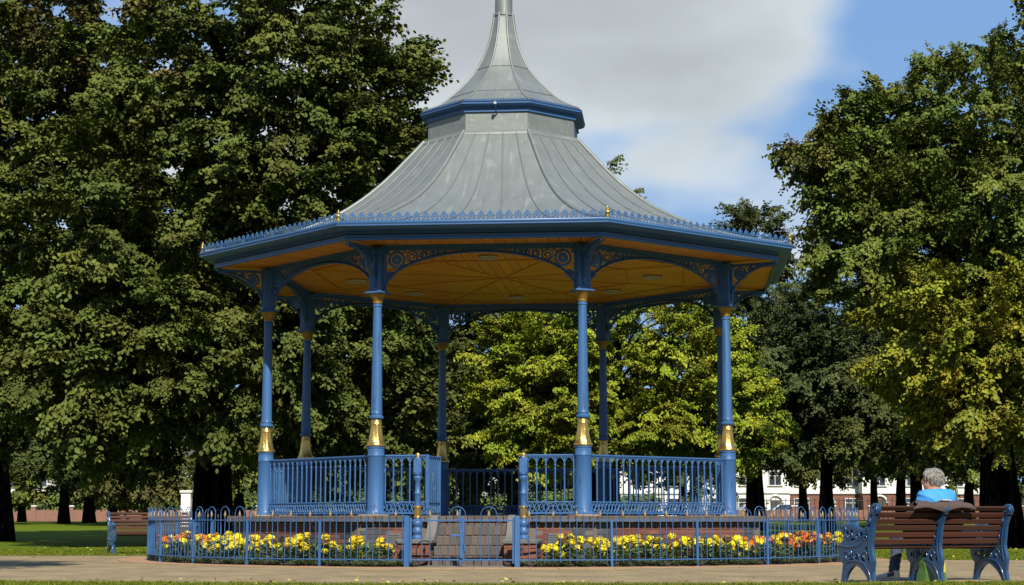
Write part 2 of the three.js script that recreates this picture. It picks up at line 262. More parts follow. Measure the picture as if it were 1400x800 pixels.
{
  // columns
  const low = latheC([[0.0, DECK], [0.175, DECK], [0.175, DECK + 0.05], [0.155, DECK + 0.07], [0.142, DECK + 0.1], [0.142, 1.80], [0.15, 1.81], [0.15, 1.83], [0.142, 1.84], [0.142, 1.94], [0.152, 1.95], [0.152, 1.978], [0.05, 1.978]], 28);
  const skirtPts = [[0.158, 1.976], [0.168, 1.985], [0.168, 2.01], [0.15, 2.03], [0.128, 2.08], [0.112, 2.16], [0.100, 2.26], [0.092, 2.34], [0.10, 2.355], [0.10, 2.37], [0.088, 2.38], [0.088, 2.43], [0.075, 2.445]];
  const skirt = lathe(skirtPts, 32); { const p = skirt.attributes.position; for (let i = 0; i < p.count; i++) { const y = p.getY(i), a = Math.atan2(p.getX(i), p.getZ(i)); if (y > 2.05 && y < 2.33) { const s = 1 + 0.05 * Math.cos(a * 8); p.setX(i, p.getX(i) * s); p.setZ(i, p.getZ(i) * s); } } skirt.computeVertexNormals(); }
  const shaft = latheC([[0.06, 2.44], [0.115, 2.445], [0.125, 2.46], [0.125, 2.48], [0.1, 2.5], [0.1, 2.53], [0.106, 2.54], [0.1, 2.56], [0.096, 2.6], [0.086, 3.4], [0.073, 4.36], [0.084, 4.37], [0.084, 4.39], [0.073, 4.40], [0.073, 4.43]], 24);
  const capital = latheC([[0.06, 4.42], [0.082, 4.425], [0.085, 4.445], [0.078, 4.455], [0.098, 4.50], [0.125, 4.545], [0.145, 4.57], [0.145, 4.585], [0.05, 4.59]], 16, 0.6);
  for (let k = 0; k < 8; k++) {
    const a = (k + 0.5) * Math.PI / 4, c = group('column', stand); c.position.set(COL_R * Math.sin(a), 0, COL_R * Math.cos(a)); c.rotation.y = a;
    mesh('pad_stone', rbox(0.42, 0.035, 0.42, 0.008, 0, DECK + 0.012, 0), M.copeSand ??= std(0.42, 0.30, 0.18, 0.9), c);
    mesh('lower_shaft', low, M.blue, c); mesh('gold_skirt', skirt, M.gold, c); mesh('shaft', shaft, M.blue, c); mesh('capital', capital, M.goldDull, c);
    mesh('upper_post', merge([rbox(0.34, 0.035, 0.34, 0.01, 0, 4.605, 0), rbox(0.23, 0.66, 0.23, 0.015, 0, 4.95, 0, 2), rbox(0.30, 0.12, 0.30, 0.015, 0, 5.33, 0)]), M.blue, c);
  }
}
{
  // cast-iron spandrels: an arch under a top bar, filled with shrinking scrolls; in x (from the column, 0 .. run), y
  const flatRing = (r, w, x, y, t = 0.022) => { const s = new THREE.Shape(); s.absarc(0, 0, r, 0, Math.PI * 2); const h = new THREE.Path(); h.absarc(0, 0, r - w, 0, Math.PI * 2); s.holes.push(h); return new THREE.ExtrudeGeometry(s, { depth: t, bevelEnabled: false, curveSegments: 10 }).translate(x, y, -t / 2); };
  const scroll = (r, x, y, dir, rot) => { const p = []; for (let i = 0; i <= 16; i++) { const t = i / 16, a = rot + dir * t * 1.55 * 2 * Math.PI, q = r * (1 - 0.78 * t); p.push(V(x + q * Math.cos(a), y + q * Math.sin(a), 0)); } return tube(p, 0.015, 26, 4); };
  function spandrel(run, y0, y1, crownGap) {
    const H = y1 - crownGap - y0, arch = x => y0 + H * Math.sqrt(Math.max(0, 1 - Math.pow(1 - clamp(x / run), 2)));
    const pts = []; for (let i = 0; i <= 20; i++) { const a = i / 20 * Math.PI / 2; pts.push(V(run - run * Math.cos(a), y0 + H * Math.sin(a), 0)); }
    const frame = [tube(pts, 0.022, 24, 5), tube(pts.map(p => V(p.x, p.y - 0.012, 0.03)), 0.012, 20, 4), tube(pts.map(p => V(p.x, p.y - 0.012, -0.03)), 0.012, 20, 4), box(run, 0.045, 0.06, run / 2, y1 - 0.022, 0), box(0.03, y1 - y0, 0.05, 0.015, (y0 + y1) / 2, 0)];
    const fill = [], big = [];
    // biggest circle in the corner by the column, then smaller and smaller ones towards the crown
    let x = 0.06, first = true, flip = 1;
    while (x < run - 0.06) {
      let r = 0.02; for (let it = 0; it < 40; it++) { const cx = x + r, top = y1 - 0.045; const gap = top - arch(cx - r * 0.2); if (gap > 2.15 * r && r < 0.15) r += 0.004; else break; }
      r = Math.max(0.02, r); const cx = x + r, cy = y1 - 0.05 - r;
      if (first) { big.push(flatRing(r, 0.042, cx, cy, 0.03)); big.push(flatRing(r * 0.58, 0.07, cx, cy, 0.024)); }
      else if (r > 0.035) { fill.push(flatRing(r, 0.020, cx, cy, 0.016)); fill.push(scroll(r * 0.9, cx, cy, flip, Math.PI * 0.5)); }
      else fill.push(flatRing(r, 0.013, cx, cy, 0.016));
      const below = cy - r - arch(cx); if (below > 0.05) { const rb = Math.min(0.06, below * 0.5); fill.push(scroll(rb, cx + r * 0.35, cy - r - rb * 0.8, -flip, 0.4)); fill.push(flatRing(rb * 0.55, 0.01, cx - r * 0.4, cy - r - rb * 0.6)); }
      // strokes of leaf linking to the arch
      fill.push(bar(V(cx + r * 0.7, cy + r * 0.7, 0), V(cx + r * 1.1, y1 - 0.04, 0), 0.011, 4), bar(V(cx + r * 0.75, cy - r * 0.65, 0), V(Math.min(run, cx + r * 1.15), arch(Math.min(run, cx + r * 1.15)), 0), 0.012, 4));
      x += 2 * r + 0.012; first = false; flip *= -1;
    }
    // column side: little scrolls down the leg of the arch
    let y = y1 - 0.40; while (y > y0 + 0.12) { let xw = 0; while (arch(xw) < y && xw < run) xw += 0.005; const r = Math.min(0.075, (xw - 0.03) / 2); if (r < 0.016) break; fill.push(flatRing(r, 0.012, 0.03 + r, y - r), scroll(r * 0.85, 0.03 + r, y - r, 1, 0)); y -= 2 * r + 0.014; }
    return { frame: merge(frame), fill: merge(fill), ring: merge(big) };
  }
  const half = COL_R * Math.sin(Math.PI / 8) - 0.115, sp = spandrel(half, 4.66, 5.385, 0.07), out = spandrel(0.87, 4.70, 5.37, 0.03);
  const put = (name, s, pos, turn, flip) => { const g = group(name, stand); g.position.set(...pos); g.rotation.y = turn; if (flip) g.scale.x = -1; mesh('arch_frame', s.frame, M.blue, g); mesh('scrollwork', s.fill, M.blue, g); mesh('ring', s.ring, M.blue, g); };
  for (let k = 0; k < 8; k++) {
    const a = k * Math.PI / 4, hx = COL_R * Math.sin(Math.PI / 8) - 0.115, z = COL_R * AP;
    for (const sd of [-1, 1]) { const [x, zz] = faceX(k, sd * hx, z); put('spandrel', sp, [x, 0, zz], a, sd > 0); }
    const b = (k + 0.5) * Math.PI / 4; put('eave_bracket', out, [(COL_R + 0.115) * Math.sin(b), 0, (COL_R + 0.115) * Math.cos(b)], b - Math.PI / 2, false);
    mesh('ring_beam', box(2 * half + 0.02, 0.05, 0.14, 0, 5.41, z).rotateY(a), M.blue, stand);
  }
}
{
  // boarded ceiling and soffit, board by board
  const cl = group('ceiling', stand), R = 5.60, ap = R * AP, n = 23, w = 2 * R * Math.sin(Math.PI / 8) / n, Y = 5.435;
  const wood = [0, 1, 2, 3].map(i => std(1, 1, 1, 0.45, { map: tex(128, (u, v) => { const g = tfbm(u * 1, v, 4, 4, 31 + i) * 0.6 + 0.4 * tnoise(u * 60, v * 3, 60, 40 + i), k = 0.70 + 0.5 * g; return lin((0.90 + 0.05 * i) * k, (0.345 + 0.025 * i) * k, 0.010 * k); }) }));
  const rnd = rngOf(12);
  for (let i = 0; i < n; i++) {
    const x0 = (i - n / 2) * w + 0.006, x1 = (i + 1 - n / 2) * w - 0.006, t = Math.tan(Math.PI / 8), zi = x => Math.max(0.02, Math.abs(x) / t + 0.012);
    const s = new THREE.Shape(); s.moveTo(x0, -zi(x0)); s.lineTo(x0, -ap); s.lineTo(x1, -ap); s.lineTo(x1, -zi(x1)); if (x0 < 0 && x1 > 0) s.lineTo(0, -0.02); s.closePath();
    const g = new THREE.ExtrudeGeometry(s, { depth: 0.018, bevelEnabled: true, bevelSize: 0.003, bevelThickness: 0.004, bevelSegments: 1 }).rotateX(-Math.PI / 2);
    for (let k = 0; k < 8; k++) { const m = mesh('board', g, wood[Math.floor(rnd() * 4)], cl); m.rotation.y = k * Math.PI / 4 + Math.PI; m.position.y = Y + (rnd() - 0.5) * 0.004; }
  }
  mesh('ceiling_backing', octLathe([[R + 0.02, Y + 0.05], [R + 0.02, Y + 0.03], [0.01, Y + 0.03]]), std(0.02, 0.014, 0.006, 0.9), cl);
  const rib = std(0.70, 0.26, 0.01, 0.6);
  for (let k = 0; k < 8; k++) { const b = (k + 0.5) * Math.PI / 4; mesh('cover_strip', box(0.026, 0.012, R * 0.98, 0, Y - 0.010, R * 0.49).rotateY(b), rib, cl); for (const r of [2.4, 3.5]) mesh('cover_strip', box(2 * r * Math.tan(Math.PI / 8), 0.012, 0.026, 0, Y - 0.013, r).rotateY(k * Math.PI / 4), rib, cl); }
  const white = std(0.62, 0.55, 0.36, 0.5), lens = std(0.35, 0.30, 0.18, 0.3);
  for (let k = 0; k < 8; k++) { const l = group('ceiling_light', stand), a = k * Math.PI / 4; l.position.set(2.9 * Math.sin(a), Y - 0.03, 2.9 * Math.cos(a)); mesh('rim', new THREE.TorusGeometry(0.17, 0.025, 8, 28).rotateX(Math.PI / 2), white, l); mesh('lens', latheC([[0, -0.02], [0.1, -0.015], [0.165, 0.0]], 24), lens, l); }
}
{
  // roof
  const rf = group('roof', stand);
  const zinc = [0, 1, 2, 3, 4].map(i => std(1, 1, 1, 0.5, { metalness: 0.25, bumpMap: grainBump(1), bumpScale: 0.0012, map: tex(256, (u, v) => { const n = tfbm(u, v, 5, 5, 50 + i), st = tnoise(u * 40, v * 2, 40, 60 + i), stain = clamp((tnoise(u * 34, v * 3, 34, 70 + i) * 0.75 + tfbm(u, v, 8, 3, 75 + i) * 0.4 - 0.80) * 6), k = 0.80 + 0.32 * n + 0.12 * (st - 0.5); return lin(mixn(0.275 * k, 0.44, stain * 0.5), mixn(0.305 * k, 0.47, stain * 0.5), mixn(0.295 * k, 0.46, stain * 0.5)); }) }));
  const zincDark = std(0.17, 0.185, 0.185, 0.5, { metalness: 0.3, bumpMap: grainBump(2), bumpScale: 0.001 });
  const curve = pts => new THREE.CatmullRomCurve3(pts.map(p => V(p[0], p[1], 0)));
  const lowC = curve([[5.78, 5.665], [5.0, 5.82], [4.1, 6.11], [3.2, 6.54], [2.5, 7.07], [1.98, 7.6], [1.60, 8.02]]);
  const upC = curve([[1.64, 8.62], [1.29, 8.79], [0.92, 9.10], [0.58, 9.49], [0.36, 9.92], [0.245, 10.32], [0.185, 10.72]]);
  const T8 = Math.tan(Math.PI / 8), rnd = rngOf(15);
  function panelGeo(C, f0, f1, t0, t1, seg, thick = 0.02) { // part of one roof face, f across (-1 .. 1), t along the slope
    const pos = [], uv = [], idx = []; const across = 3;
    for (const lift of [0.012, -thick]) for (let i = 0; i <= seg; i++) { const p = C.getPoint(mixn(t0, t1, i / seg)), ap = p.x * AP; for (let j = 0; j <= across; j++) { const f = mixn(f0, f1, j / across), x = f * ap * T8; pos.push(x, p.y + lift, ap + lift * 0.5); uv.push(x * 0.5 + 0.13, i / seg * (t1 - t0) * 2.2); } }
    const nA = (seg + 1) * (across + 1), st = across + 1;
    for (let i = 0; i < seg; i++) for (let j = 0; j < across; j++) { const a = i * st + j; idx.push(a, a + 1, a + st, a + 1, a + st + 1, a + st); const b = a + nA; idx.push(b, b + st, b + 1, b + 1, b + st, b + st + 1); }
    const wall = (a, b) => idx.push(a, a + nA, b, b, a + nA, b + nA);
    for (let i = 0; i < seg; i++) { wall(i * st, (i + 1) * st); wall((i + 1) * st + across, i * st + across); } for (let j = 0; j < across; j++) { wall(j + 1, j); wall(seg * st + j, seg * st + j + 1); }
    let g = new THREE.BufferGeometry(); g.setAttribute('position', new THREE.Float32BufferAttribute(pos, 3)); g.setAttribute('uv', new THREE.Float32BufferAttribute(uv, 2)); g.setIndex(idx); g = toCreasedNormals(g, 0.6); return g;
  }
  // lower bell: panels between standing seams run down the slope
  const edges = [-1, -0.62, -0.21, 0.21, 0.62, 1];
  for (let j = 0; j < edges.length - 1; j++) { const g = panelGeo(lowC, edges[j] + 0.004, edges[j + 1] - 0.004, 0, 1, 18); for (let k = 0; k < 8; k++) { const m = mesh('metal_sheet', g, zinc[Math.floor(rnd() * 5)], rf); m.rotation.y = k * Math.PI / 4; } }
  for (let j = 1; j < edges.length - 1; j++) { const pts = []; for (let i = 0; i <= 10; i++) { const p = lowC.getPoint(i / 10), ap = p.x * AP; pts.push(V(edges[j] * ap * T8, p.y + 0.02, ap + 0.012)); } const g = tube(pts, 0.013, 20, 5); for (let k = 0; k < 8; k++) mesh('seam', g, zinc[(k + j) % 5], rf).rotation.y = k * Math.PI / 4; }
  { const pts = []; for (let i = 0; i <= 12; i++) { const p = lowC.getPoint(i / 12); pts.push(V(0, p.y + 0.02, p.x + 0.012)); } const g = tube(pts, 0.04, 26, 8); for (let k = 0; k < 8; k++) mesh('hip_roll', g, zinc[k % 5], rf).rotation.y = (k + 0.5) * Math.PI / 4; }
  // drum between the two roofs
  const drum = group('drum', stand);
  mesh('drum_core', octLathe([[1.50, 7.9], [1.50, 8.55]]), zinc[3], drum);
  for (let k = 0; k < 8; k++) mesh('drum_sheet', rbox(2 * 1.445 * T8 - 0.012, 0.44, 0.03, 0.008, 0, 8.225, 1.41).rotateY(k * Math.PI / 4), zinc[k % 5], drum);
  mesh('flashing', octLathe([[1.50, 8.075], [1.60, 8.06], [1.66, 8.01], [1.68, 7.96], [1.60, 7.97]]), zinc[2], drum);
  // upper bell
  const ts = [0, 0.245, 0.52, 1];
  for (let r = 0; r < 3; r++) { const g = panelGeo(upC, -0.99, 0.99, ts[r] + 0.002, ts[r + 1] - 0.002, 10); for (let k = 0; k < 8; k++) { const m = mesh('metal_sheet', g, zinc[Math.floor(rnd() * 5)], rf); m.rotation.y = k * Math.PI / 4; } }
  for (const t of ts.slice(1, 3)) { const p = upC.getPoint(t), ap = p.x * AP, g = bar(V(-ap * T8, p.y + 0.014, ap + 0.008), V(ap * T8, p.y + 0.014, ap + 0.008), 0.009, 5); for (let k = 0; k < 8; k++) mesh('seam', g, zincDark, rf).rotation.y = k * Math.PI / 4; }
  { const pts = []; for (let i = 0; i <= 12; i++) { const p = upC.getPoint(i / 12); pts.push(V(0, p.y + 0.012, p.x + 0.008)); } const g = tube(pts, 0.024, 26, 7); for (let k = 0; k < 8; k++) mesh('hip_roll', g, zinc[(k + 2) % 5], rf).rotation.y = (k + 0.5) * Math.PI / 4; }
  const sp = group('spire', stand);
  mesh('spire_collar', latheC([[0.15, 10.66], [0.205, 10.68], [0.205, 10.72], [0.175, 10.74], [0.17, 11.25], [0.19, 11.27], [0.19, 11.32], [0.05, 11.4]], 20), zinc[1], sp);
  mesh('finial', latheC([[0.05, 11.36], [0.05, 11.5], [0.12, 11.6], [0.14, 11.7], [0.1, 11.82], [0.03, 11.9], [0.02, 12.6], [0, 12.65]], 16, 1), M.gold, sp);

  // eaves: moulded gutter, cresting and gold corner finials
  function eaves(r, y, drop, rec, name, n, s) {
    const ev = group(name, stand);
    // a moulded gutter stands well out over a recessed fascia
    mesh('gutter', octLathe([[r - rec * 0.8, y - drop * 0.50], [r - rec * 0.55, y - drop * 0.48], [r - rec * 0.3, y - drop * 0.42], [r - rec * 0.08, y - drop * 0.32], [r, y - drop * 0.26], [r, y - 0.012], [r - 0.012, y], [r - 0.10, y], [r - 0.13, y - 0.03], [r - rec, y - 0.03], [r - rec, y - drop * 0.50], [r - rec * 0.8, y - drop * 0.50]], 0.6), M.blue, ev);
    mesh('fascia', octLathe([[r - rec - 0.03, y - drop], [r - rec + 0.02, y - drop], [r - rec + 0.02, y - drop * 0.86], [r - rec, y - drop * 0.82], [r - rec, y - drop * 0.60], [r - rec + 0.03, y - drop * 0.55], [r - rec + 0.03, y - drop * 0.502], [r - rec - 0.03, y - drop * 0.502], [r - rec - 0.03, y - drop]], 0.6), M.blue, ev);
    mesh('gutter_lip', octLathe([[r - 0.014, y + 0.001], [r + 0.008, y + 0.002], [r + 0.014, y - 0.018 * s], [r + 0.006, y - 0.05 * s], [r - 0.004, y - 0.055 * s]], 0.9), M.blue, ev);
    const L = 2 * r * Math.sin(Math.PI / 8) - 0.06, ap = r * AP - 0.03, p = L / n, list = [];
    const trefoil = new THREE.Shape(); { const q = 0.022 * s; trefoil.moveTo(-0.012 * s, 0); trefoil.lineTo(-0.012 * s, 0.035 * s); trefoil.absarc(-0.03 * s, 0.055 * s, q, -0.6, Math.PI * 0.9 - 2 * Math.PI, true); trefoil.absarc(0, 0.085 * s, q, Math.PI * 1.1, -0.1 * Math.PI, true); trefoil.absarc(0.03 * s, 0.055 * s, q, Math.PI * 0.6, -2.6, true); trefoil.lineTo(0.012 * s, 0.035 * s); trefoil.lineTo(0.012 * s, 0); trefoil.closePath(); }
    const tg = new THREE.ExtrudeGeometry(trefoil, { depth: 0.014 * s, bevelEnabled: false, curveSegments: 3 });
    for (let i = 0; i < n; i++) {
      const x = (i + 0.5) * p - L / 2, h = 0.075 * s;
      list.push(tg.clone().translate(x, y + h, ap - 0.007));
      list.push(new THREE.TorusGeometry(p * 0.36, 0.0085 * s, 4, 10).translate(x, y + 0.01 + p * 0.36, ap), bar(V(x - p / 2, y, ap), V(x, y + h, ap), 0.008 * s, 4), bar(V(x + p / 2, y, ap), V(x, y + h, ap), 0.008 * s, 4));
    }
    list.push(box(L, 0.014 * s, 0.014 * s, 0, y + 0.085 * s, ap), box(L, 0.016 * s, 0.02 * s, 0, y + 0.008, ap));
    const cg = merge(list);
    for (let k = 0; k < 8; k++) { const c = mesh('cresting', cg, M.blue, ev); c.rotation.y = k * Math.PI / 4; c.userData.kind = 'stuff'; }
    const fg = latheC([[0.0, 0], [0.045 * s, 0], [0.05 * s, 0.05 * s], [0.028 * s, 0.07 * s], [0.05 * s, 0.12 * s], [0.034 * s, 0.15 * s], [0.042 * s, 0.18 * s], [0.015 * s, 0.22 * s], [0, 0.26 * s]], 10, 0.5);
    for (let k = 0; k < 8; k++) { const b = (k + 0.5) * Math.PI / 4, m = mesh('corner_finial', fg, M.gold, ev); m.position.set((r - 0.05) * Math.sin(b), y - 0.005, (r - 0.05) * Math.cos(b)); }
  }
  eaves(EAVE_R, 5.655, 0.275, 0.285, 'eaves', 29, 0.86);
  eaves(1.70, 8.60, 0.185, 0.14, 'upper_eaves', 22, 0.32);
  mesh('upper_soffit', octLathe([[1.56, 8.43], [1.42, 8.43]]), M.blue, stand);
  const bl = group('bird_spike_lamp', stand); mesh('lamp_arm', bar(V(0, 8.36, 1.42), V(0, 8.50, 1.66), 0.014), M.blue, bl); mesh('lamp_cap', rbox(0.05, 0.05, 0.07, 0.008, 0, 8.53, 1.66), std(0.6, 0.62, 0.66, 0.4), bl);
  bl.name = 'wall_hook';
}
{
  // railings between the columns
  const z = COL_R * AP, top = 1.82, y0 = DECK + 0.05, y1 = DECK + 0.235;
  function panel(x0, x1, k, seedN) {
    const r = group('railing', stand); r.rotation.y = k * Math.PI / 4;
    const n = Math.max(2, Math.round((x1 - x0) / 0.150)), p = (x1 - x0) / n, tr = [];
    mesh('top_rail', merge([rbox(x1 - x0, 0.03, 0.055, 0.008, (x0 + x1) / 2, top, z), rbox(x1 - x0, 0.02, 0.03, 0.005, (x0 + x1) / 2, top - 0.025, z)]), M.blue, r);
    mesh('bottom_rail', rbox(x1 - x0, 0.028, 0.04, 0.006, (x0 + x1) / 2, y0, z), M.blue, r);
    mesh('middle_rail', rbox(x1 - x0, 0.024, 0.036, 0.006, (x0 + x1) / 2, y1, z), M.blue, r);
    panel.bal ??= bar(V(0, y1, 0), V(0, top - 0.02, 0), 0.0145, 7);
    for (let i = 0; i <= n; i++) { const b = mesh('baluster', panel.bal, M.blue, r); b.position.set(x0 + i * p, 0, z); }
    for (let i = 0; i < n; i++) {
      const a = x0 + i * p, m = a + p / 2, arc = (s) => { const q = []; for (let j = 0; j <= 6; j++) { const t = j / 6; q.push(V(s < 0 ? a + p / 2 * Math.pow(t, 1.6) : a + p - p / 2 * Math.pow(t, 1.6), top - 0.155 + 0.12 * Math.sin(t * Math.PI / 2), z)); } return tube(q, 0.011, 7, 4); };
      tr.push(arc(-1), arc(1), new THREE.SphereGeometry(0.022, 6, 5).translate(a, top - 0.165, z));
      const rr = p * 0.5, cy = (y0 + y1) / 2; // lattice of crossed curves below
      const wav = s => { const q = []; for (let j = 0; j <= 8; j++) { const t = j / 8; q.push(V(a + t * p, cy + s * (y1 - y0 - 0.03) / 2 * Math.cos(t * 2 * Math.PI), z)); } return tube(q, 0.0125, 9, 4); };
      tr.push(wav(1), wav(-1));
    }
    const t = mesh('tracery', merge(tr), M.blue, r); t.userData.kind = 'stuff';
    mesh('bracket_lug', merge([y0 + 0.1, top - 0.25].flatMap(y => [box(0.05, 0.05, 0.03, x0 - 0.02, y, z), box(0.05, 0.05, 0.03, x1 + 0.02, y, z)])), M.blue, r);
    return r;
  }
  const hx = COL_R * Math.sin(Math.PI / 8) - 0.16;
  for (let k = 1; k < 8; k++) panel(-hx, hx, k);
  panel(-hx, -0.90, 0); panel(0.82, hx, 0);
  // the two entrance gate leaves stand open inwards
  for (const [s, hxg, ang] of [[-1, -0.875, 83], [1, 0.795, 77]]) {
    const g = group('entrance_gate', stand); g.position.set(hxg, 0, z - 0.02); g.rotation.y = s < 0 ? ang * D2R : -ang * D2R; const W = 0.80, f = s < 0 ? 1 : -1;
    mesh('hanging_stile', rbox(0.045, top - DECK, 0.045, 0.006, 0, (top + DECK) / 2 + 0.02, 0), M.blue, g);
    mesh('meeting_stile', rbox(0.04, top - DECK, 0.04, 0.006, f * W, (top + DECK) / 2 + 0.02, 0), M.blue, g);
    for (const y of [y0 + 0.01, y1, top - 0.01]) mesh('gate_rail', rbox(W, 0.03, 0.035, 0.006, f * W / 2, y, 0), M.blue, g);
    for (let i = 1; i < 6; i++) mesh('baluster', bar(V(f * W * i / 6, y0, 0), V(f * W * i / 6, top - 0.02, 0), 0.0145, 7), M.blue, g);
  }
}
// ---------------------------------------------------------------- hoop-top fence and its gate
const FR = 6.68;
{
  const fence = thing('hoop_fence', 'low blue hoop-top fence ringing the bandstand flower bed', 'fence', [CX, 0, CZ], TURN);
  const RAIL = 0.735, LOW = 0.125, hw = 0.112, TOPY = 0.955;
  const hoopPts = (w, top) => { const r = w, q = [V(-w, 0.085, 0)]; q.push(V(-w, top - r - 0.03, 0)); for (let i = 0; i <= 10; i++) { const a = Math.PI - i / 10 * Math.PI; q.push(V(w * Math.cos(a), top - r + r * Math.sin(a), 0)); } q.push(V(w, top - r - 0.03, 0), V(w, 0.085, 0)); return q; };
  const hoopGeo = (w, top) => { const p = hoopPts(w, top), path = new THREE.CurvePath(); for (let i = 0; i < p.length - 1; i++) path.add(new THREE.LineCurve3(p[i], p[i + 1])); const list = [bar(p[0], p[1], 0.0068, 6), bar(p[p.length - 2], p[p.length - 1], 0.0068, 6), tube(p.slice(1, -1), 0.0068, 22, 6)]; return merge(list); };
  const hg = hoopGeo(hw, TOPY), spear = bar(V(0, 0.085, 0), V(0, 0.79, 0), 0.0068, 6), tip = new THREE.LatheGeometry([[0, 0.775], [0.016, 0.78], [0.011, 0.795], [0.024, 0.82], [0.011, 0.855], [0, 0.895]].map(p => new THREE.Vector2(...p)), 8);
  const tipMat = std(0.42, 0.30, 0.16, 0.5, { metalness: 0.35 });
  const gap = 0.86 / FR;                                  // half the gateway, in radians
  const n = 108, span = 2 * Math.PI - 2 * gap, per = 4, posts = n / per;
  for (let i = 0; i < n; i++) {
    const a = gap + (i + 0.5) / n * span, h = mesh('hoop', hg, M.blue, fence), s = mesh('spear_bar', spear, M.blue, fence), t = mesh('spear_tip', tip, tipMat, fence);
    for (const o of [h, s, t]) { o.position.set(FR * Math.sin(a), 0, FR * Math.cos(a)); o.rotation.y = a; }
  }
  for (let i = 0; i <= posts; i++) {
    const a = gap + i / posts * span, end = i === 0 || i === posts;
    const p = mesh('post', rbox(end ? 0.085 : 0.042, end ? 0.80 : 0.73, end ? 0.09 : 0.035, 0.008, 0, end ? 0.40 : 0.365, 0), M.blue, fence); p.position.set(FR * Math.sin(a), 0, FR * Math.cos(a)); p.rotation.y = a;
    if (end || i === posts) { if (end && i === posts) break; }
    if (i < posts) for (const y of [LOW, RAIL]) { const pts = []; for (let j = 0; j <= 6; j++) { const b = gap + (i + j / 6) / posts * span; pts.push(V(FR * Math.sin(b), y, FR * Math.cos(b))); } const rail = mesh('rail', merge(pts.slice(1).map((q, j) => { const p0 = pts[j], L = p0.distanceTo(q); return box(L + 0.002, 0.016, 0.03, 0, 0, 0).rotateY(Math.atan2(-(q.z - p0.z), q.x - p0.x)).translate((p0.x + q.x) / 2, y, (p0.z + q.z) / 2); })), M.blue, fence); }
  }
  // double-leaf gate in the gap
  const gate = thing('fence_gate', 'closed blue hoop-top double gate with latch before the bandstand steps', 'gate', [CX, 0, CZ], TURN);
  const gx = 0.80, zz = FR * Math.cos(gap) + 0.0, gh2 = hoopGeo(0.125, 0.94);
  const leaf = (x0, x1, hoops) => {
    const l = group('gate_leaf', gate);
    for (const y of [LOW, RAIL - 0.005]) mesh('gate_rail', rbox(x1 - x0, 0.024, 0.03, 0.005, (x0 + x1) / 2, y, zz), M.blue, l);
    for (const x of [x0, x1]) mesh('stile', rbox(0.035, 0.70, 0.03, 0.006, x, 0.42, zz), M.blue, l);
    for (const x of hoops) { const h = mesh('hoop', gh2, M.blue, l); h.position.set(x, 0, zz); const s = mesh('spear_bar', spear, M.blue, l); s.position.set(x, 0, zz); const t = mesh('spear_tip', tip, tipMat, l); t.position.set(x, 0, zz); }
  };
  leaf(-gx, -0.02, [-0.50, -0.07]); leaf(0.02, gx, [0.42]);
  mesh('latch_bar', merge([rbox(0.16, 0.035, 0.03, 0.006, -0.09, 0.50, zz + 0.03), rbox(0.05, 0.42, 0.035, 0.008, -0.005, 0.36, zz + 0.024)]), M.blue, gate);
  mesh('drop_bolt', bar(V(0.02, 0.42, zz + 0.03), V(0.06, 0.25, zz + 0.04), 0.012), M.blue, gate); mesh('keep', rbox(0.03, 0.20, 0.03, 0.006, -0.03, 0.80, zz + 0.02), M.blue, gate);
}
{
  // stone landing between gate and steps
  const l = new THREE.Group(); l.name = 'landing'; l.userData = { kind: 'structure', label: 'small paved landing between the gate and the steps' }; l.position.set(CX, 0, CZ); l.rotation.y = TURN; scene.add(l);
  for (let i = 0; i < 4; i++) for (let j = 0; j < 2; j++) mesh('paving_slab', rbox(0.33, 0.05, 0.38, 0.006, (i - 1.5) * 0.337, 0.0, 6.10 + j * 0.387), M.stoneGrey, l);
}
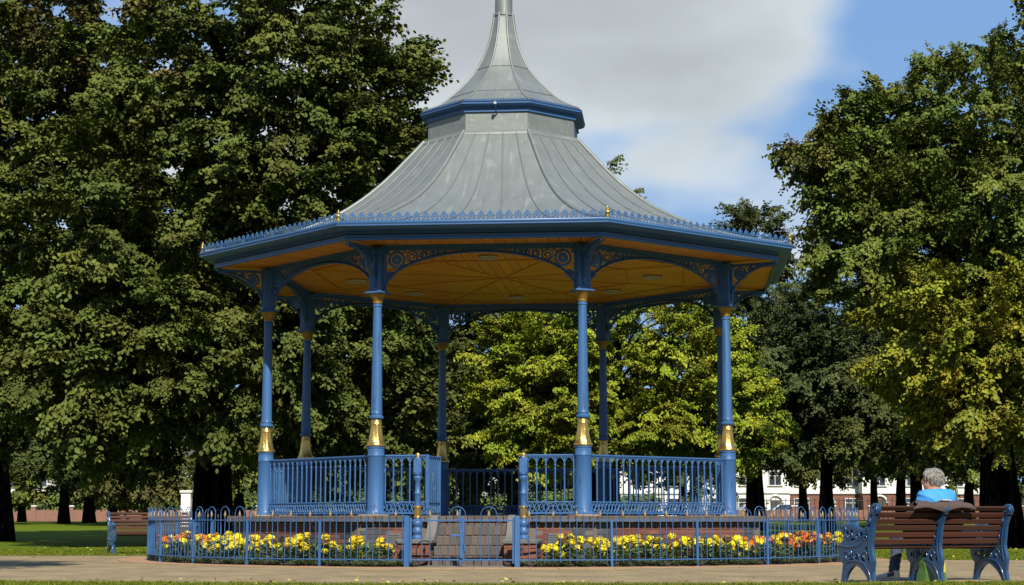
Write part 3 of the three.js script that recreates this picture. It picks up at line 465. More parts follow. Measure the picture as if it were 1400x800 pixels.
// ---------------------------------------------------------------- marigolds in the ring bed
{
  const rnd = rngOf(31);
  const leafM = [[0.11, 0.19, 0.035], [0.14, 0.23, 0.04], [0.08, 0.15, 0.03]].map(c => phys(...c, 0.7, { transmission: 0.25, thickness: 0, side: THREE.DoubleSide }));
  const yellow = [[1.1, 0.90, 0.008], [1.15, 1.0, 0.014], [1.02, 0.76, 0.008]].map(c => std(...c, 0.75)), orange = [[0.95, 0.27, 0.006], [0.92, 0.21, 0.004], [1.0, 0.36, 0.008]].map(c => std(...c, 0.75)), dead = std(0.20, 0.10, 0.03, 0.9);
  // pompom head: rings of ruffled petals
  const head = s => { const r = rngOf(s), pos = [], idx = []; let k = 0; for (let ring = 0; ring < 4; ring++) { const n = 14 - ring * 3, el = 0.15 + ring * 0.36; for (let i = 0; i < n; i++) { const a = (i + r() * 0.6) / n * 2 * Math.PI, e = el + (r() - 0.5) * 0.25, R = 0.042 + r() * 0.007, w = 0.30; const P = (aa, ee, rr) => pos.push(rr * Math.cos(ee) * Math.sin(aa), rr * Math.sin(ee) * 0.8, rr * Math.cos(ee) * Math.cos(aa)); P(a, e - 0.5, R * 0.45); P(a - w, e, R); P(a, e + 0.15, R * 1.08); P(a + w, e, R); idx.push(k, k + 1, k + 2, k, k + 2, k + 3); k += 4; } } const g = new THREE.BufferGeometry(); g.setAttribute('position', new THREE.Float32BufferAttribute(pos, 3)); g.setIndex(idx); g.computeVertexNormals(); return merge([g, new THREE.IcosahedronGeometry(0.036, 1).scale(1, 0.7, 1)]); };
  const heads = [1, 2, 3, 4].map(head);
  const bush = s => { const r = rngOf(s * 17 + 3), pos = [], idx = []; let k = 0; for (let i = 0; i < 150; i++) { const a = r() * 6.283, rad = 0.17 * Math.sqrt(r()), h = 0.03 + 0.24 * Math.pow(r(), 0.8) * (1 - rad * 2.2), yaw = a + (r() - 0.5) * 2.4, len = 0.06 + 0.05 * r(), w = 0.014 + 0.012 * r(), el = (r() - 0.25) * 1.4; const d = V(Math.sin(yaw) * Math.cos(el), Math.sin(el), Math.cos(yaw) * Math.cos(el)), sd = V(Math.cos(yaw), (r() - 0.5) * 0.8, -Math.sin(yaw)).multiplyScalar(w), o = V(rad * Math.sin(a), h, rad * Math.cos(a)); const m = o.clone().addScaledVector(d, len * 0.5), t = o.clone().addScaledVector(d, len); for (const p of [o, m.clone().add(sd), t, m.clone().sub(sd)]) pos.push(p.x, p.y, p.z); idx.push(k, k + 1, k + 2, k, k + 2, k + 3); k += 4; } const g = new THREE.BufferGeometry(); g.setAttribute('position', new THREE.Float32BufferAttribute(pos, 3)); g.setIndex(idx); g.computeVertexNormals(); return g; };
  const bushes = [1, 2, 3, 4, 5].map(bush), stem = bar(V(0, 0, 0), V(0, 1, 0), 0.004, 4);
  const spots = [];
  for (let i = 0; i < 420; i++) {
    const a = (rnd() - 0.5) * 2 * 108 * D2R, r = 5.15 + 1.36 * Math.pow(rnd(), 0.75), deg = (a) / D2R;     // angle from the way the camera looks
    const x = r * Math.sin(a), z = r * Math.cos(a), fx = x * Math.cos(-TURN) + z * Math.sin(-TURN), fz = -x * Math.sin(-TURN) + z * Math.cos(-TURN);
    if (Math.abs(fx) < 1.28 && fz > 0) continue; if (fx < -1.28 && fx > -1.9 && rnd() < 0.4) continue;
    if (spots.some(s => (s[0] - x) ** 2 + (s[1] - z) ** 2 < 0.06)) continue;
    const or = deg > 50 ? 0.85 : deg > 43 ? 0.25 : deg < -68 ? 0.6 : deg < -55 ? 0.2 : 0.02;
    spots.push([x, z, rnd() < or]);
  }
  for (const [x, z, isO] of spots) {
    const n = 2 + Math.floor(rnd() * 4.6) + (x > 1 && !isO ? 1 : 0), word = ['', '', 'two', 'three', 'four', 'five', 'six', 'seven', 'eight'][n], col = isO ? 'orange' : 'yellow', side = x < 0 ? 'between gate and empty bench' : 'between gate and occupied bench', near = Math.hypot(x, z) > 5.95 ? 'close to the fence bars' : 'close to the brick plinth';
    const lab = `marigold plant with ${word} ${col} blooms ${near}, ${side}`, grp = `${col} marigolds of ${word} blooms ${near} ${side}`;
    const pt = thing('marigold_plant', lab, 'flower', [CX + x, 0.08, CZ + z], rnd() * 6, grp);
    const s = 0.76 + rnd() * 0.46; const b = mesh('foliage', bushes[Math.floor(rnd() * 5)], leafM[Math.floor(rnd() * 3)], pt); b.scale.set(s, s * 0.95, s); b.userData.kind = 'stuff';
    
    for (let i = 0; i < n; i++) {
      const a = rnd() * 6.283, q = 0.17 * s * Math.sqrt(rnd()), y = s * (0.17 + 0.17 * rnd()) * (rnd() < 0.12 ? 0.4 : 1), f = mesh('flower', heads[Math.floor(rnd() * 4)], rnd() < 0.06 ? dead : (isO ? orange : yellow)[Math.floor(rnd() * 3)], pt), sc = 1.1 + rnd() * 0.85;
      f.position.set(q * Math.sin(a), y, q * Math.cos(a)); f.rotation.set((rnd() - 0.5) * 1.0 + 0.3, rnd() * 6, (rnd() - 0.5) * 0.8); f.scale.setScalar(sc);
      const st = mesh('stem', stem, leafM[0], pt); st.position.set(q * Math.sin(a), 0, q * Math.cos(a)); st.scale.y = y - 0.01;
    }
  }
  // low weeds and self-sown leaves along the foot of the fence
  const inst = new THREE.InstancedMesh(bushes[1], leafM[1], 420); inst.name = 'bed_edge_weeds'; inst.userData = { kind: 'stuff', label: 'low weeds along the foot of the fence' };
  const m4 = new THREE.Matrix4(), q4 = new THREE.Quaternion();
  for (let i = 0; i < 420; i++) { const a = (rnd() - 0.5) * 2 * 110 * D2R, r = 6.30 + 0.36 * Math.sqrt(rnd()), s = 0.18 + 0.28 * rnd(); let x = CX + r * Math.sin(a), z = CZ + r * Math.cos(a); if (Math.abs(a - TURN) < 0.12) { x += (a > TURN ? 1 : -1) * 0.9; } m4.compose(V(x, 0.035, z), q4.setFromAxisAngle(V(0, 1, 0), rnd() * 6.28), V(s, s * 0.8, s)); inst.setMatrixAt(i, m4); }
  scene.add(inst);
}
// ---------------------------------------------------------------- cast-iron benches
{
  // end frame outline: s = forward is negative (rear at 0.60), y up
  const S = new THREE.Shape();
  S.moveTo(0.03, 0); S.lineTo(0.095, 0); S.quadraticCurveTo(0.12, 0.15, 0.30, 0.225); S.quadraticCurveTo(0.47, 0.16, 0.535, 0); S.lineTo(0.60, 0);
  S.quadraticCurveTo(0.575, 0.14, 0.60, 0.27); S.quadraticCurveTo(0.565, 0.42, 0.59, 0.60); S.quadraticCurveTo(0.61, 0.72, 0.655, 0.795);
  S.absarc(0.655, 0.86, 0.062, -1.2, 2.9, false); S.quadraticCurveTo(0.545, 0.76, 0.515, 0.68); S.quadraticCurveTo(0.46, 0.605, 0.36, 0.635); S.quadraticCurveTo(0.22, 0.685, 0.12, 0.675);
  S.absarc(0.105, 0.625, 0.05, 1.2, 4.0, false); S.quadraticCurveTo(0.12, 0.54, 0.09, 0.47); S.quadraticCurveTo(0.0, 0.46, 0.005, 0.37); S.quadraticCurveTo(0.01, 0.26, 0.075, 0.23); S.quadraticCurveTo(0.065, 0.1, 0.03, 0);
  const hole = (x, y, rx, ry, rot) => { const p = new THREE.Path(); p.absellipse(x, y, rx * 1.15, ry * 1.15, 0, Math.PI * 2, false, rot); S.holes.push(p); };
  [[0.12, 0.33, 0.04, 0.028, 0.5], [0.22, 0.31, 0.035, 0.05, -0.4], [0.33, 0.30, 0.045, 0.03, 0.3], [0.44, 0.30, 0.035, 0.05, 0.5], [0.535, 0.30, 0.02, 0.045, 0], [0.50, 0.40, 0.04, 0.03, 0.9], [0.17, 0.565, 0.03, 0.05, 0.2], [0.25, 0.60, 0.035, 0.025, 0], [0.34, 0.57, 0.035, 0.035, 0], [0.26, 0.51, 0.04, 0.022, 0], [0.42, 0.56, 0.035, 0.04, 0.4], [0.50, 0.57, 0.025, 0.05, 0.2], [0.555, 0.68, 0.018, 0.045, -0.35], [0.60, 0.78, 0.016, 0.03, -0.4]].forEach(h => hole(...h));
  const endG = new THREE.ExtrudeGeometry(S, { depth: 0.034, bevelEnabled: true, bevelSize: 0.008, bevelThickness: 0.008, bevelSegments: 2, curveSegments: 8 }).translate(0, 0, -0.017);
  const curl = (x, y, r, rot, dir, turns = 1.4) => [-1, 1].map(z => { const p = []; for (let i = 0; i <= 18; i++) { const t = i / 18, a = rot + dir * t * turns * 6.283, q = r * (1 - 0.8 * t); p.push(V(x + q * Math.cos(a), y + q * Math.sin(a), z * 0.026)); } return tube(p, 0.010, 30, 5); });
  const curveR = pts => [-1, 1].map(z => tube(pts.map(p => V(p[0], p[1], z * 0.026)), 0.011, 20, 5));
  const relief = merge([...curl(0.655, 0.86, 0.052, -1.6, 1, 1.7), ...curl(0.105, 0.625, 0.04, 0, 1), ...curl(0.17, 0.33, 0.07, 1, -1), ...curl(0.33, 0.32, 0.065, 2.2, 1), ...curl(0.48, 0.34, 0.06, 0.2, -1), ...curl(0.22, 0.56, 0.055, 3, 1), ...curl(0.36, 0.555, 0.055, 0, -1), ...curl(0.49, 0.54, 0.05, 1, 1), ...curl(0.55, 0.72, 0.035, 1, -1),
    ...curveR([[0.02, 0.45], [0.10, 0.43], [0.28, 0.43], [0.40, 0.46], [0.50, 0.62], [0.58, 0.80]]), ...curveR([[0.05, 0.03], [0.085, 0.16], [0.15, 0.24], [0.30, 0.265], [0.45, 0.235], [0.53, 0.14], [0.57, 0.03]]), ...curveR([[0.575, 0.25], [0.55, 0.42], [0.57, 0.60], [0.62, 0.76]])]);
  const flange = merge([tube([V(0.60, 0.02, 0), V(0.585, 0.14, 0), V(0.605, 0.27, 0), V(0.575, 0.42, 0), V(0.60, 0.60, 0), V(0.62, 0.70, 0), V(0.67, 0.79, 0)], 0.026, 24, 6).scale(1, 1, 1), tube([V(0.12, 0.678, 0), V(0.22, 0.683, 0), V(0.36, 0.638, 0), V(0.46, 0.61, 0), V(0.515, 0.68, 0), V(0.56, 0.78, 0)], 0.024, 20, 6)]);
  const wood = [0, 1, 2].map(i => phys(1, 1, 1, 0.6, { specularIntensity: 0.35, map: tex(128, (u, v) => { const g = tnoise(u * 3, v * 50, 50, 80 + i) * 0.6 + tfbm(u, v, 6, 3, 84 + i) * 0.6, k = 0.6 + 0.6 * g; return lin((0.074 + 0.013 * i) * k, 0.034 * k, 0.021 * k); }) }));
  function bench(label, ends, len, pos, turn) {
    const b = thing('park_bench', label, 'bench', pos, turn, undefined);
    const at = ends === 3 ? [-len / 2, 0, len / 2] : [-len / 2, len / 2];
    // local axes: x along the bench, z towards the back of the seat (rear)
    for (const x of at) { const e = group('cast_iron_end', b); e.position.set(x, 0, -0.30); const m = (n, g) => { const q = mesh(n, g, M.benchEnamel, e); q.rotation.y = -Math.PI / 2; return q; }; m('end_plate', endG); m('scroll_relief', relief); m('edge_bead', flange); }
    const L = len + 0.03, slat = (s, y, w, t, tilt, i) => { const g = rbox(L, t, w, 0.008, 0, 0, 0, 2); g.rotateX(tilt); const m = mesh('slat', g, wood[i % 3], b); m.position.set(0, y, s - 0.30); return m; };
    [0.055, 0.145, 0.235, 0.325, 0.415].forEach((s, i) => slat(s, 0.425 + 0.012 * Math.cos(i * 1.2), 0.075, 0.03, 0.06, i));
    // back slats follow the leaning back: s, y
    [[0.478, 0.485, 1.35], [0.497, 0.565, 1.33], [0.520, 0.645, 1.27], [0.548, 0.722, 1.2], [0.584, 0.797, 1.1], [0.625, 0.873, 0.9]].forEach(([s, y, t], i) => slat(s, y, 0.062, 0.028, -t, i + 1));
    return b;
  }
  const T = 29 * D2R;
  // rear foot of the near end stands 20.5 m out
  bench('park bench with three blue scrolled ends, seen from behind with a seated person', 3, 2.08, [4.95, 0.0, -21.31], T);
  bench('empty park bench with blue scrolled end beside the flower bed fence', 2, 1.80, [atPx(214, 38.4), 0.0, -38.4], Math.PI + 0.45);
}
// ---------------------------------------------------------------- the seated person
function sdfGeo(sdf, c, h, res) { // c centre, h half size, marching cubes over a cube
  const mc = new MarchingCubes(res, new THREE.MeshBasicMaterial(), false, false, 200000); mc.isolation = 0;
  const f = mc.field; let q = 0; for (let k = 0; k < res; k++) for (let j = 0; j < res; j++) for (let i = 0; i < res; i++) { const s = a => (a - res / 2) / (res / 2); f[q++] = -sdf(c[0] + s(i) * h, c[1] + s(j) * h, c[2] + s(k) * h); }
  mc.update(); const n = mc.count, g = new THREE.BufferGeometry(), p = new Float32Array(mc.positionArray.slice(0, n * 3));
  for (let i = 0; i < n; i++) { p[i * 3] = c[0] + p[i * 3] * h; p[i * 3 + 1] = c[1] + p[i * 3 + 1] * h; p[i * 3 + 2] = c[2] + p[i * 3 + 2] * h; }
  g.setAttribute('position', new THREE.BufferAttribute(p, 3)); g.setAttribute('normal', new THREE.BufferAttribute(new Float32Array(mc.normalArray.slice(0, n * 3)), 3)); return g;
}
const smin = (a, b, k) => { const h = clamp(0.5 + 0.5 * (b - a) / k); return mixn(b, a, h) - k * h * (1 - h); };
function caps(list, k) { return (x, y, z) => { let d = 9; for (const [a, b, ra, rb] of list) { const bx = b[0] - a[0], by = b[1] - a[1], bz = b[2] - a[2], t = clamp(((x - a[0]) * bx + (y - a[1]) * by + (z - a[2]) * bz) / (bx * bx + by * by + bz * bz)); const e = Math.hypot(x - a[0] - t * bx, y - a[1] - t * by, z - a[2] - t * bz) - mixn(ra, rb, t); d = smin(d, e, k); } return d; }; }
const ell = (x, y, z, cx, cy, cz, rx, ry, rz) => { const a = (x - cx) / rx, b = (y - cy) / ry, c = (z - cz) / rz, l = Math.sqrt(a * a + b * b + c * c); return (l - 1) * Math.min(rx, ry, rz); };
{
  // local axes: -z is the way the person faces (away from the camera), x to their right; origin on the ground below the seat
  const T = 29 * D2R, bx = 4.95, bz = -21.31, off = 0.27;   // place along the bench
  const P = thing('person', 'seated grey-haired person in bright blue shirt and jeans on the bench', 'person', [bx + off * Math.cos(T) - 0.13 * Math.sin(T), 0, bz - off * Math.sin(T) - 0.13 * Math.cos(T)], T);
  P.scale.set(1.08, 0.985, 1.04);
  const hipY = 0.53;
  const bones = [ // a, b, ra, rb
    [[0, hipY, 0.06], [0, 0.72, 0.10], 0.135, 0.135], [[0, 0.72, 0.10], [0, 0.93, 0.10], 0.135, 0.14], [[-0.09, 0.98, 0.09], [0.09, 0.98, 0.09], 0.12, 0.12], [[-0.15, 1.035, 0.075], [0.15, 1.035, 0.075], 0.075, 0.075], [[-0.06, 1.075, 0.07], [0.06, 1.075, 0.07], 0.06, 0.06],
    [[0, 1.03, 0.07], [-0.015, 1.17, 0.03], 0.065, 0.052],
    [[-0.175, 1.035, 0.07], [-0.235, 0.79, 0.03], 0.058, 0.045], [[-0.235, 0.79, 0.03], [-0.14, 0.66, -0.20], 0.043, 0.032],
    [[0.175, 1.035, 0.07], [0.235, 0.79, 0.03], 0.058, 0.045], [[0.235, 0.79, 0.03], [0.13, 0.65, -0.20], 0.043, 0.032],
    [[-0.09, hipY, 0.02], [-0.20, 0.51, -0.38], 0.095, 0.065], [[-0.20, 0.51, -0.38], [-0.37, 0.10, -0.27], 0.06, 0.042], [[0.09, hipY, 0.02], [0.12, 0.51, -0.40], 0.095, 0.065], [[0.12, 0.51, -0.40], [0.11, 0.10, -0.36], 0.06, 0.042],
    [[-0.37, 0.09, -0.27], [-0.47, 0.05, -0.35], 0.04, 0.03], [[0.11, 0.09, -0.36], [0.12, 0.05, -0.50], 0.04, 0.03]];
  const skin = std(0.50, 0.27, 0.18, 0.6);
  // head, turned to the person's left
  const hc = [-0.02, 1.232, 0.02], yaw = 1.02, cs = Math.cos(yaw), sn = Math.sin(yaw);
  const headSdf = (x, y, z) => {
    const dx = x - hc[0], dz = z - hc[2], fx = dx * cs - dz * sn, fz = dx * sn + dz * cs, fy = y - hc[1];            // face looks along -fz
    const lx = fx, lz = fz;
    let d = ell(lx, fy, lz, 0, 0.02, 0.01, 0.076, 0.105, 0.096);
    d = smin(d, ell(lx, fy, lz, 0, -0.055, -0.035, 0.055, 0.065, 0.06), 0.03);     // jaw
    d = smin(d, ell(lx, fy, lz, 0, -0.018, -0.098, 0.013, 0.028, 0.022), 0.014);   // nose
    d = smin(d, ell(lx, fy, lz, 0, 0.022, -0.085, 0.05, 0.012, 0.014), 0.012);     // brow
    d = smin(d, ell(lx, fy, lz, 0, -0.062, -0.088, 0.022, 0.007, 0.010), 0.010);   // lips
    d = smin(d, ell(lx, fy, lz, 0, -0.098, -0.068, 0.02, 0.018, 0.02), 0.02);      // chin
    for (const s of [-1, 1]) { d = smin(d, ell(lx, fy, lz, s * 0.077, -0.012, 0.008, 0.010, 0.032, 0.019), 0.008); d = Math.max(d, -ell(lx, fy, lz, s * 0.032, 0.004, -0.094, 0.017, 0.010, 0.012)); d = Math.min(d, ell(lx, fy, lz, s * 0.031, 0.004, -0.078, 0.012, 0.011, 0.011)); }
    return d;
  };
  const hand = (w, dirx, s) => { const b = [[[w[0], w[1], w[2]], [w[0] + dirx * 0.03, w[1] - 0.03, w[2] - 0.07], 0.028, 0.03]]; for (let i = 0; i < 4; i++) { const o = (i - 1.5) * 0.019, l = [0.055, 0.068, 0.062, 0.048][i]; const k = [w[0] + dirx * 0.03 + o, w[1] - 0.03, w[2] - 0.09], k2 = [k[0], k[1] - 0.012, k[2] - l * 0.55], k3 = [k[0], k[1] - 0.04, k[2] - l * 0.8]; b.push([k, k2, 0.009, 0.0085], [k2, k3, 0.0085, 0.007]); } b.push([[w[0] + s * 0.024, w[1] - 0.01, w[2] - 0.03], [w[0] + s * 0.055, w[1] - 0.025, w[2] - 0.075], 0.011, 0.009]); return b; };
  const handL = caps(hand([-0.14, 0.66, -0.20], 0.3, 1), 0.008), handR = caps(hand([0.13, 0.65, -0.20], -0.3, -1), 0.008);
  const bodySdf = caps(bones, 0.05);
  const body = merge([sdfGeo(bodySdf, [0, 0.66, -0.1], 0.66, 96), sdfGeo((x, y, z) => smin(headSdf(x, y, z), bodySdf(x, y, z) + 0.001, 0.02), [-0.02, 1.25, 0.0], 0.17, 84), sdfGeo(handL, [-0.12, 0.62, -0.27], 0.16, 56), sdfGeo(handR, [0.11, 0.61, -0.27], 0.16, 56)]);
  mesh('body', body, skin, P);
  const fold = (x, y, z, a) => a * (1.3 * (fbm3(x * 11 + y * 6, y * 7, z * 11, 3) - 0.5) + 0.35 * Math.abs(Math.sin(x * 26 + y * 34 + 3 * fbm3(x * 6, y * 6, z * 6, 2))) - 0.15);
  // shirt with collar and short hem
  const shirtB = caps(bones.slice(0, 5).concat([bones[6], bones[8]]), 0.06);
  const shirt = sdfGeo((x, y, z) => { let d = shirtB(x, y, z) - 0.014 + fold(x, y, z, 0.022); d = Math.max(d, y - 1.105 - 0.03 * clamp((z - 0.05) * 10), 0.50 - y); const col = Math.max(Math.abs(Math.hypot(x + 0.005, z - 0.06) - 0.075) - 0.009, Math.abs(y - 1.09) - 0.03); return smin(d, col, 0.012); }, [0, 0.82, 0.03], 0.36, 84);
  mesh('shirt', shirt, std(0.05, 0.37, 0.92, 0.75, { bumpMap: grainBump(6), bumpScale: 0.002 }), P);
  const legsB = caps(bones.slice(10, 14).concat([[[-0.08, hipY, 0.04], [0.08, hipY, 0.04], 0.12, 0.12]]), 0.05);
  mesh('jeans', sdfGeo((x, y, z) => Math.max(legsB(x, y, z) - 0.018 + fold(x, y, z, 0.02), 0.115 - y, y - 0.66), [-0.08, 0.42, -0.16], 0.46, 90), std(0.045, 0.065, 0.12, 0.9, { bumpMap: grainBump(8), bumpScale: 0.003 }), P);
  // hair: short grey waves over the crown and nape
  const hair = sdfGeo((x, y, z) => { const dx = x - hc[0], dz = z - hc[2], fx = dx * cs - dz * sn, fz = dx * sn + dz * cs, fy = y - hc[1]; let d = ell(fx, fy, fz, 0, 0.030, 0.024, 0.104, 0.116, 0.118) + 0.034 * (fbm3(x * 22, y * 22, z * 22, 3) - 0.5); const cut = ell(fx, fy, fz, 0, -0.05, -0.125, 0.13, 0.135, 0.145); d = Math.max(d, -cut, -0.075 - fy + (fz > 0 ? 0 : (fz * -0.5))); return d; }, [-0.02, 1.27, 0.02], 0.16, 84);
  const locks = [], hr = rngOf(71), hp = hair.attributes.position, hn = hair.attributes.normal;
  for (let i = 0; i < 900; i++) { const k = Math.floor(hr() * hp.count), p = V(hp.getX(k), hp.getY(k), hp.getZ(k)), n = V(hn.getX(k), hn.getY(k), hn.getZ(k)).normalize(); if (p.distanceTo(V(...hc)) < 0.07) continue; const d = V(hr() - 0.5, -0.55 - hr() * 0.5, hr() - 0.5); d.addScaledVector(n, -d.dot(n)).normalize(); const L = 0.022 + 0.03 * hr(); locks.push(tube([p.clone().addScaledVector(n, -0.004), p.clone().addScaledVector(d, L * 0.4).addScaledVector(n, 0.008), p.clone().addScaledVector(d, L).addScaledVector(n, 0.003 * hr())], 0.0016 + 0.0022 * hr(), 4, 3)); }
  const hairMat = std(0.34, 0.32, 0.285, 0.7); mesh('hair', hair, hairMat, P); const lk = mesh('hair_locks', merge(locks), std(0.46, 0.435, 0.39, 0.65), P); lk.userData.kind = 'stuff';
  const spec = group('glasses', P); spec.position.set(...hc); spec.rotation.y = yaw;
  for (const s of [-1, 1]) { mesh('lens_rim', new THREE.TorusGeometry(0.021, 0.0022, 6, 18).translate(s * 0.032, 0.002, -0.106), std(0.08, 0.05, 0.03, 0.4), spec); mesh('temple', bar(V(s * 0.054, 0.005, -0.104), V(s * 0.082, 0.012, 0.01), 0.0022, 5), std(0.08, 0.05, 0.03, 0.4), spec); }
  mesh('bridge', bar(V(-0.011, 0.004, -0.107), V(0.011, 0.004, -0.107), 0.002, 5), std(0.08, 0.05, 0.03, 0.4), spec);
  // trainers, white with dark panels
  const shoeW = std(0.75, 0.74, 0.70, 0.6), shoeD = std(0.04, 0.04, 0.05, 0.6);
  for (const [ax, az, tx, tz] of [[-0.36, -0.25, -0.53, -0.36], [0.11, -0.34, 0.12, -0.54]]) {
    const sg = group('shoe', P), upper = caps([[[ax, 0.07, az], [mixn(ax, tx, 0.45), 0.062, mixn(az, tz, 0.45)], 0.046, 0.044], [[mixn(ax, tx, 0.45), 0.062, mixn(az, tz, 0.45)], [tx, 0.042, tz], 0.044, 0.034], [[ax, 0.06, az], [ax, 0.12, az], 0.045, 0.046]], 0.02);
    const c = [(ax + tx) / 2, 0.075, (az + tz) / 2];
    mesh('upper', sdfGeo((x, y, z) => Math.max(upper(x, y, z), 0.018 - y, y - 0.135), c, 0.17, 48), shoeW, sg);
    mesh('sole', sdfGeo((x, y, z) => Math.max(upper(x, Math.min(0.06, Math.max(0.05, y)), z) - 0.004, -y + 0.002, y - 0.032), c, 0.17, 48), std(0.62, 0.62, 0.60, 0.7), sg);
    mesh('side_panel', sdfGeo((x, y, z) => { const d = upper(x, y, z) - 0.0025, t = (x - ax) * (tx - ax) + (z - az) * (tz - az), L = Math.hypot(tx - ax, tz - az), u = t / (L * L); return Math.max(d, -(d + 0.006), Math.abs(y - 0.075 + 0.05 * (u - 0.4)) - 0.022, Math.abs(u - 0.3) - 0.2); }, c, 0.17, 64), shoeD, sg);
  }
  // jacket thrown over the bench back
  const toW = (lx, ly, lz) => [bx + lx * Math.cos(T) + lz * Math.sin(T), ly, bz - lx * Math.sin(T) + lz * Math.cos(T)];
  const J = thing('jacket', 'dull brown jacket draped over the back of the occupied bench', 'jacket', toW(-0.02, 0, 0), T);
  const prof = [[0.165, 0.50], [0.19, 0.62], [0.225, 0.76], [0.285, 0.895], [0.335, 0.925], [0.378, 0.905], [0.385, 0.86], [0.372, 0.815]];
  { const c = new THREE.CatmullRomCurve3(prof.map(p => V(0, p[1], p[0]))), pos = [], idx = [], nu = 46, nv = 40, uv = [];
    for (const lift of [0, 1]) for (let i = 0; i <= nu; i++) for (let j = 0; j <= nv; j++) { const u = i / nu, e = 1 - 0.42 * clamp((j / nv - 0.62) / 0.38) * (0.3 + 0.7 * Math.abs(Math.sin(u * 5.2 + 0.6))) ; const v = clamp((j / nv - 0.5) * e + 0.5), p = c.getPoint(v), w = 0.43 + 0.05 * Math.sin(v * 9), x = (u - 0.5) * 2 * w + 0.02 * Math.sin(v * 12 + u * 4), b = 0.035 * (fbm3(x * 8, p.y * 8, p.z * 8 + 3, 3) - 0.3) * (0.5 + Math.abs(p.y - 0.75)) + 0.012; const tng = c.getTangent(v), nz = V(0, -tng.z, tng.y).multiplyScalar(-1); if (nz.z * (p.z - 0.29) < 0 && Math.abs(p.z - 0.29) > 0.03) nz.multiplyScalar(-1); const k = b + lift * 0.007; pos.push(x, p.y + nz.y * k + (v > 0.35 && v < 0.6 ? b : 0), p.z + nz.z * k); uv.push(u * 2, v * 2); }
    const N = (nu + 1) * (nv + 1), st = nv + 1; for (let i = 0; i < nu; i++) for (let j = 0; j < nv; j++) { const a = i * st + j; idx.push(a, a + 1, a + st, a + 1, a + st + 1, a + st, a + N, a + st + N, a + 1 + N, a + 1 + N, a + st + N, a + st + 1 + N); }
    const wall = (a, b) => idx.push(a, a + N, b, b, a + N, b + N); for (let i = 0; i < nu; i++) { wall(i * st, (i + 1) * st); wall(i * st + nv, (i + 1) * st + nv); } for (let j = 0; j < nv; j++) { wall(j, j + 1); wall(nu * st + j, nu * st + j + 1); }
    const g = new THREE.BufferGeometry(); g.setAttribute('position', new THREE.Float32BufferAttribute(pos, 3)); g.setAttribute('uv', new THREE.Float32BufferAttribute(uv, 2)); g.setIndex(idx); g.computeVertexNormals();
    mesh('jacket_cloth', g, std(0.10, 0.062, 0.052, 0.9, { side: THREE.DoubleSide, bumpMap: grainBump(5), bumpScale: 0.003 }), J); 
    mesh('pale_lining', rbox(0.14, 0.02, 0.05, 0.008, 0.07, 0.972, 0.345, 2), std(0.55, 0.50, 0.47, 0.9), J); }
  // green carrier bag on the ground under the seat
  const B = thing('carrier_bag', 'green and yellow carrier bag on the ground under the occupied bench', 'bag', toW(0.12, 0, -0.02), T);
  { const g = new THREE.BoxGeometry(0.34, 0.33, 0.16, 14, 14, 8), p = g.attributes.position; for (let i = 0; i < p.count; i++) { const y = p.getY(i) / 0.33 + 0.5, n = fbm3(p.getX(i) * 12, p.getY(i) * 12, p.getZ(i) * 12 + 5, 3) - 0.5; p.setZ(i, p.getZ(i) * (1 - 0.75 * y * y) + n * 0.03); p.setX(i, p.getX(i) * (1 - 0.12 * y) + n * 0.03); p.setY(i, p.getY(i) + (y > 0.9 ? n * 0.05 : 0)); } g.computeVertexNormals(); g.translate(0, 0.168, 0);
    mesh('bag_body', g, std(0.09, 0.20, 0.03, 0.45), B); mesh('yellow_panel', new THREE.BoxGeometry(0.12, 0.12, 0.012).translate(0.09, 0.17, 0.082).rotateX(-0.02), std(0.65, 0.62, 0.05, 0.5), B);
    for (const z of [-0.03, 0.03]) mesh('handle', tube([V(-0.06, 0.31, z), V(-0.05, 0.37, z), V(0, 0.395, z), V(0.05, 0.37, z), V(0.06, 0.31, z)], 0.006, 16, 5), std(0.09, 0.20, 0.03, 0.45), B); }
  // handbag on the seat beside the person
  const H = thing('handbag', 'blue and white bag lying on the bench seat beside the person', 'bag', toW(0.66, 0.44, 0.0), T);
  mesh('bag_body', rbox(0.28, 0.20, 0.14, 0.05, 0, 0.10, 0, 4), std(0.10, 0.16, 0.36, 0.6), H); mesh('flap', rbox(0.26, 0.07, 0.15, 0.03, 0, 0.15, 0.004, 3), std(0.5, 0.55, 0.6, 0.6), H); mesh('strap', tube([V(-0.12, 0.16, 0), V(-0.1, 0.24, 0.02), V(0, 0.27, 0.03), V(0.1, 0.24, 0.02), V(0.12, 0.16, 0)], 0.009, 18, 6), std(0.45, 0.5, 0.58, 0.6), H);
}
// ---------------------------------------------------------------- trees
const BARK = [[0.46, 0.36, 0.26], [0.42, 0.33, 0.24], [0.62, 0.54, 0.41]].map((c, i) => std(1, 1, 1, 0.95, { map: tex(256, (u, v) => { const r = tnoise(u * 24 + 2 * tnoise(u * 6, v * 6, 6, 7), v * 5, 24, 90 + i), n = 0.45 + 0.9 * (0.6 * r + 0.4 * tfbm(u, v, 10, 4, 95 + i)); return lin(c[0] * n, c[1] * n, c[2] * n); }), bumpMap: tex(256, (u, v) => { const r = 255 * tnoise(u * 24, v * 6, 24, 99 + i); return [r, r, r]; }, 1, false), bumpScale: 0.06 }));
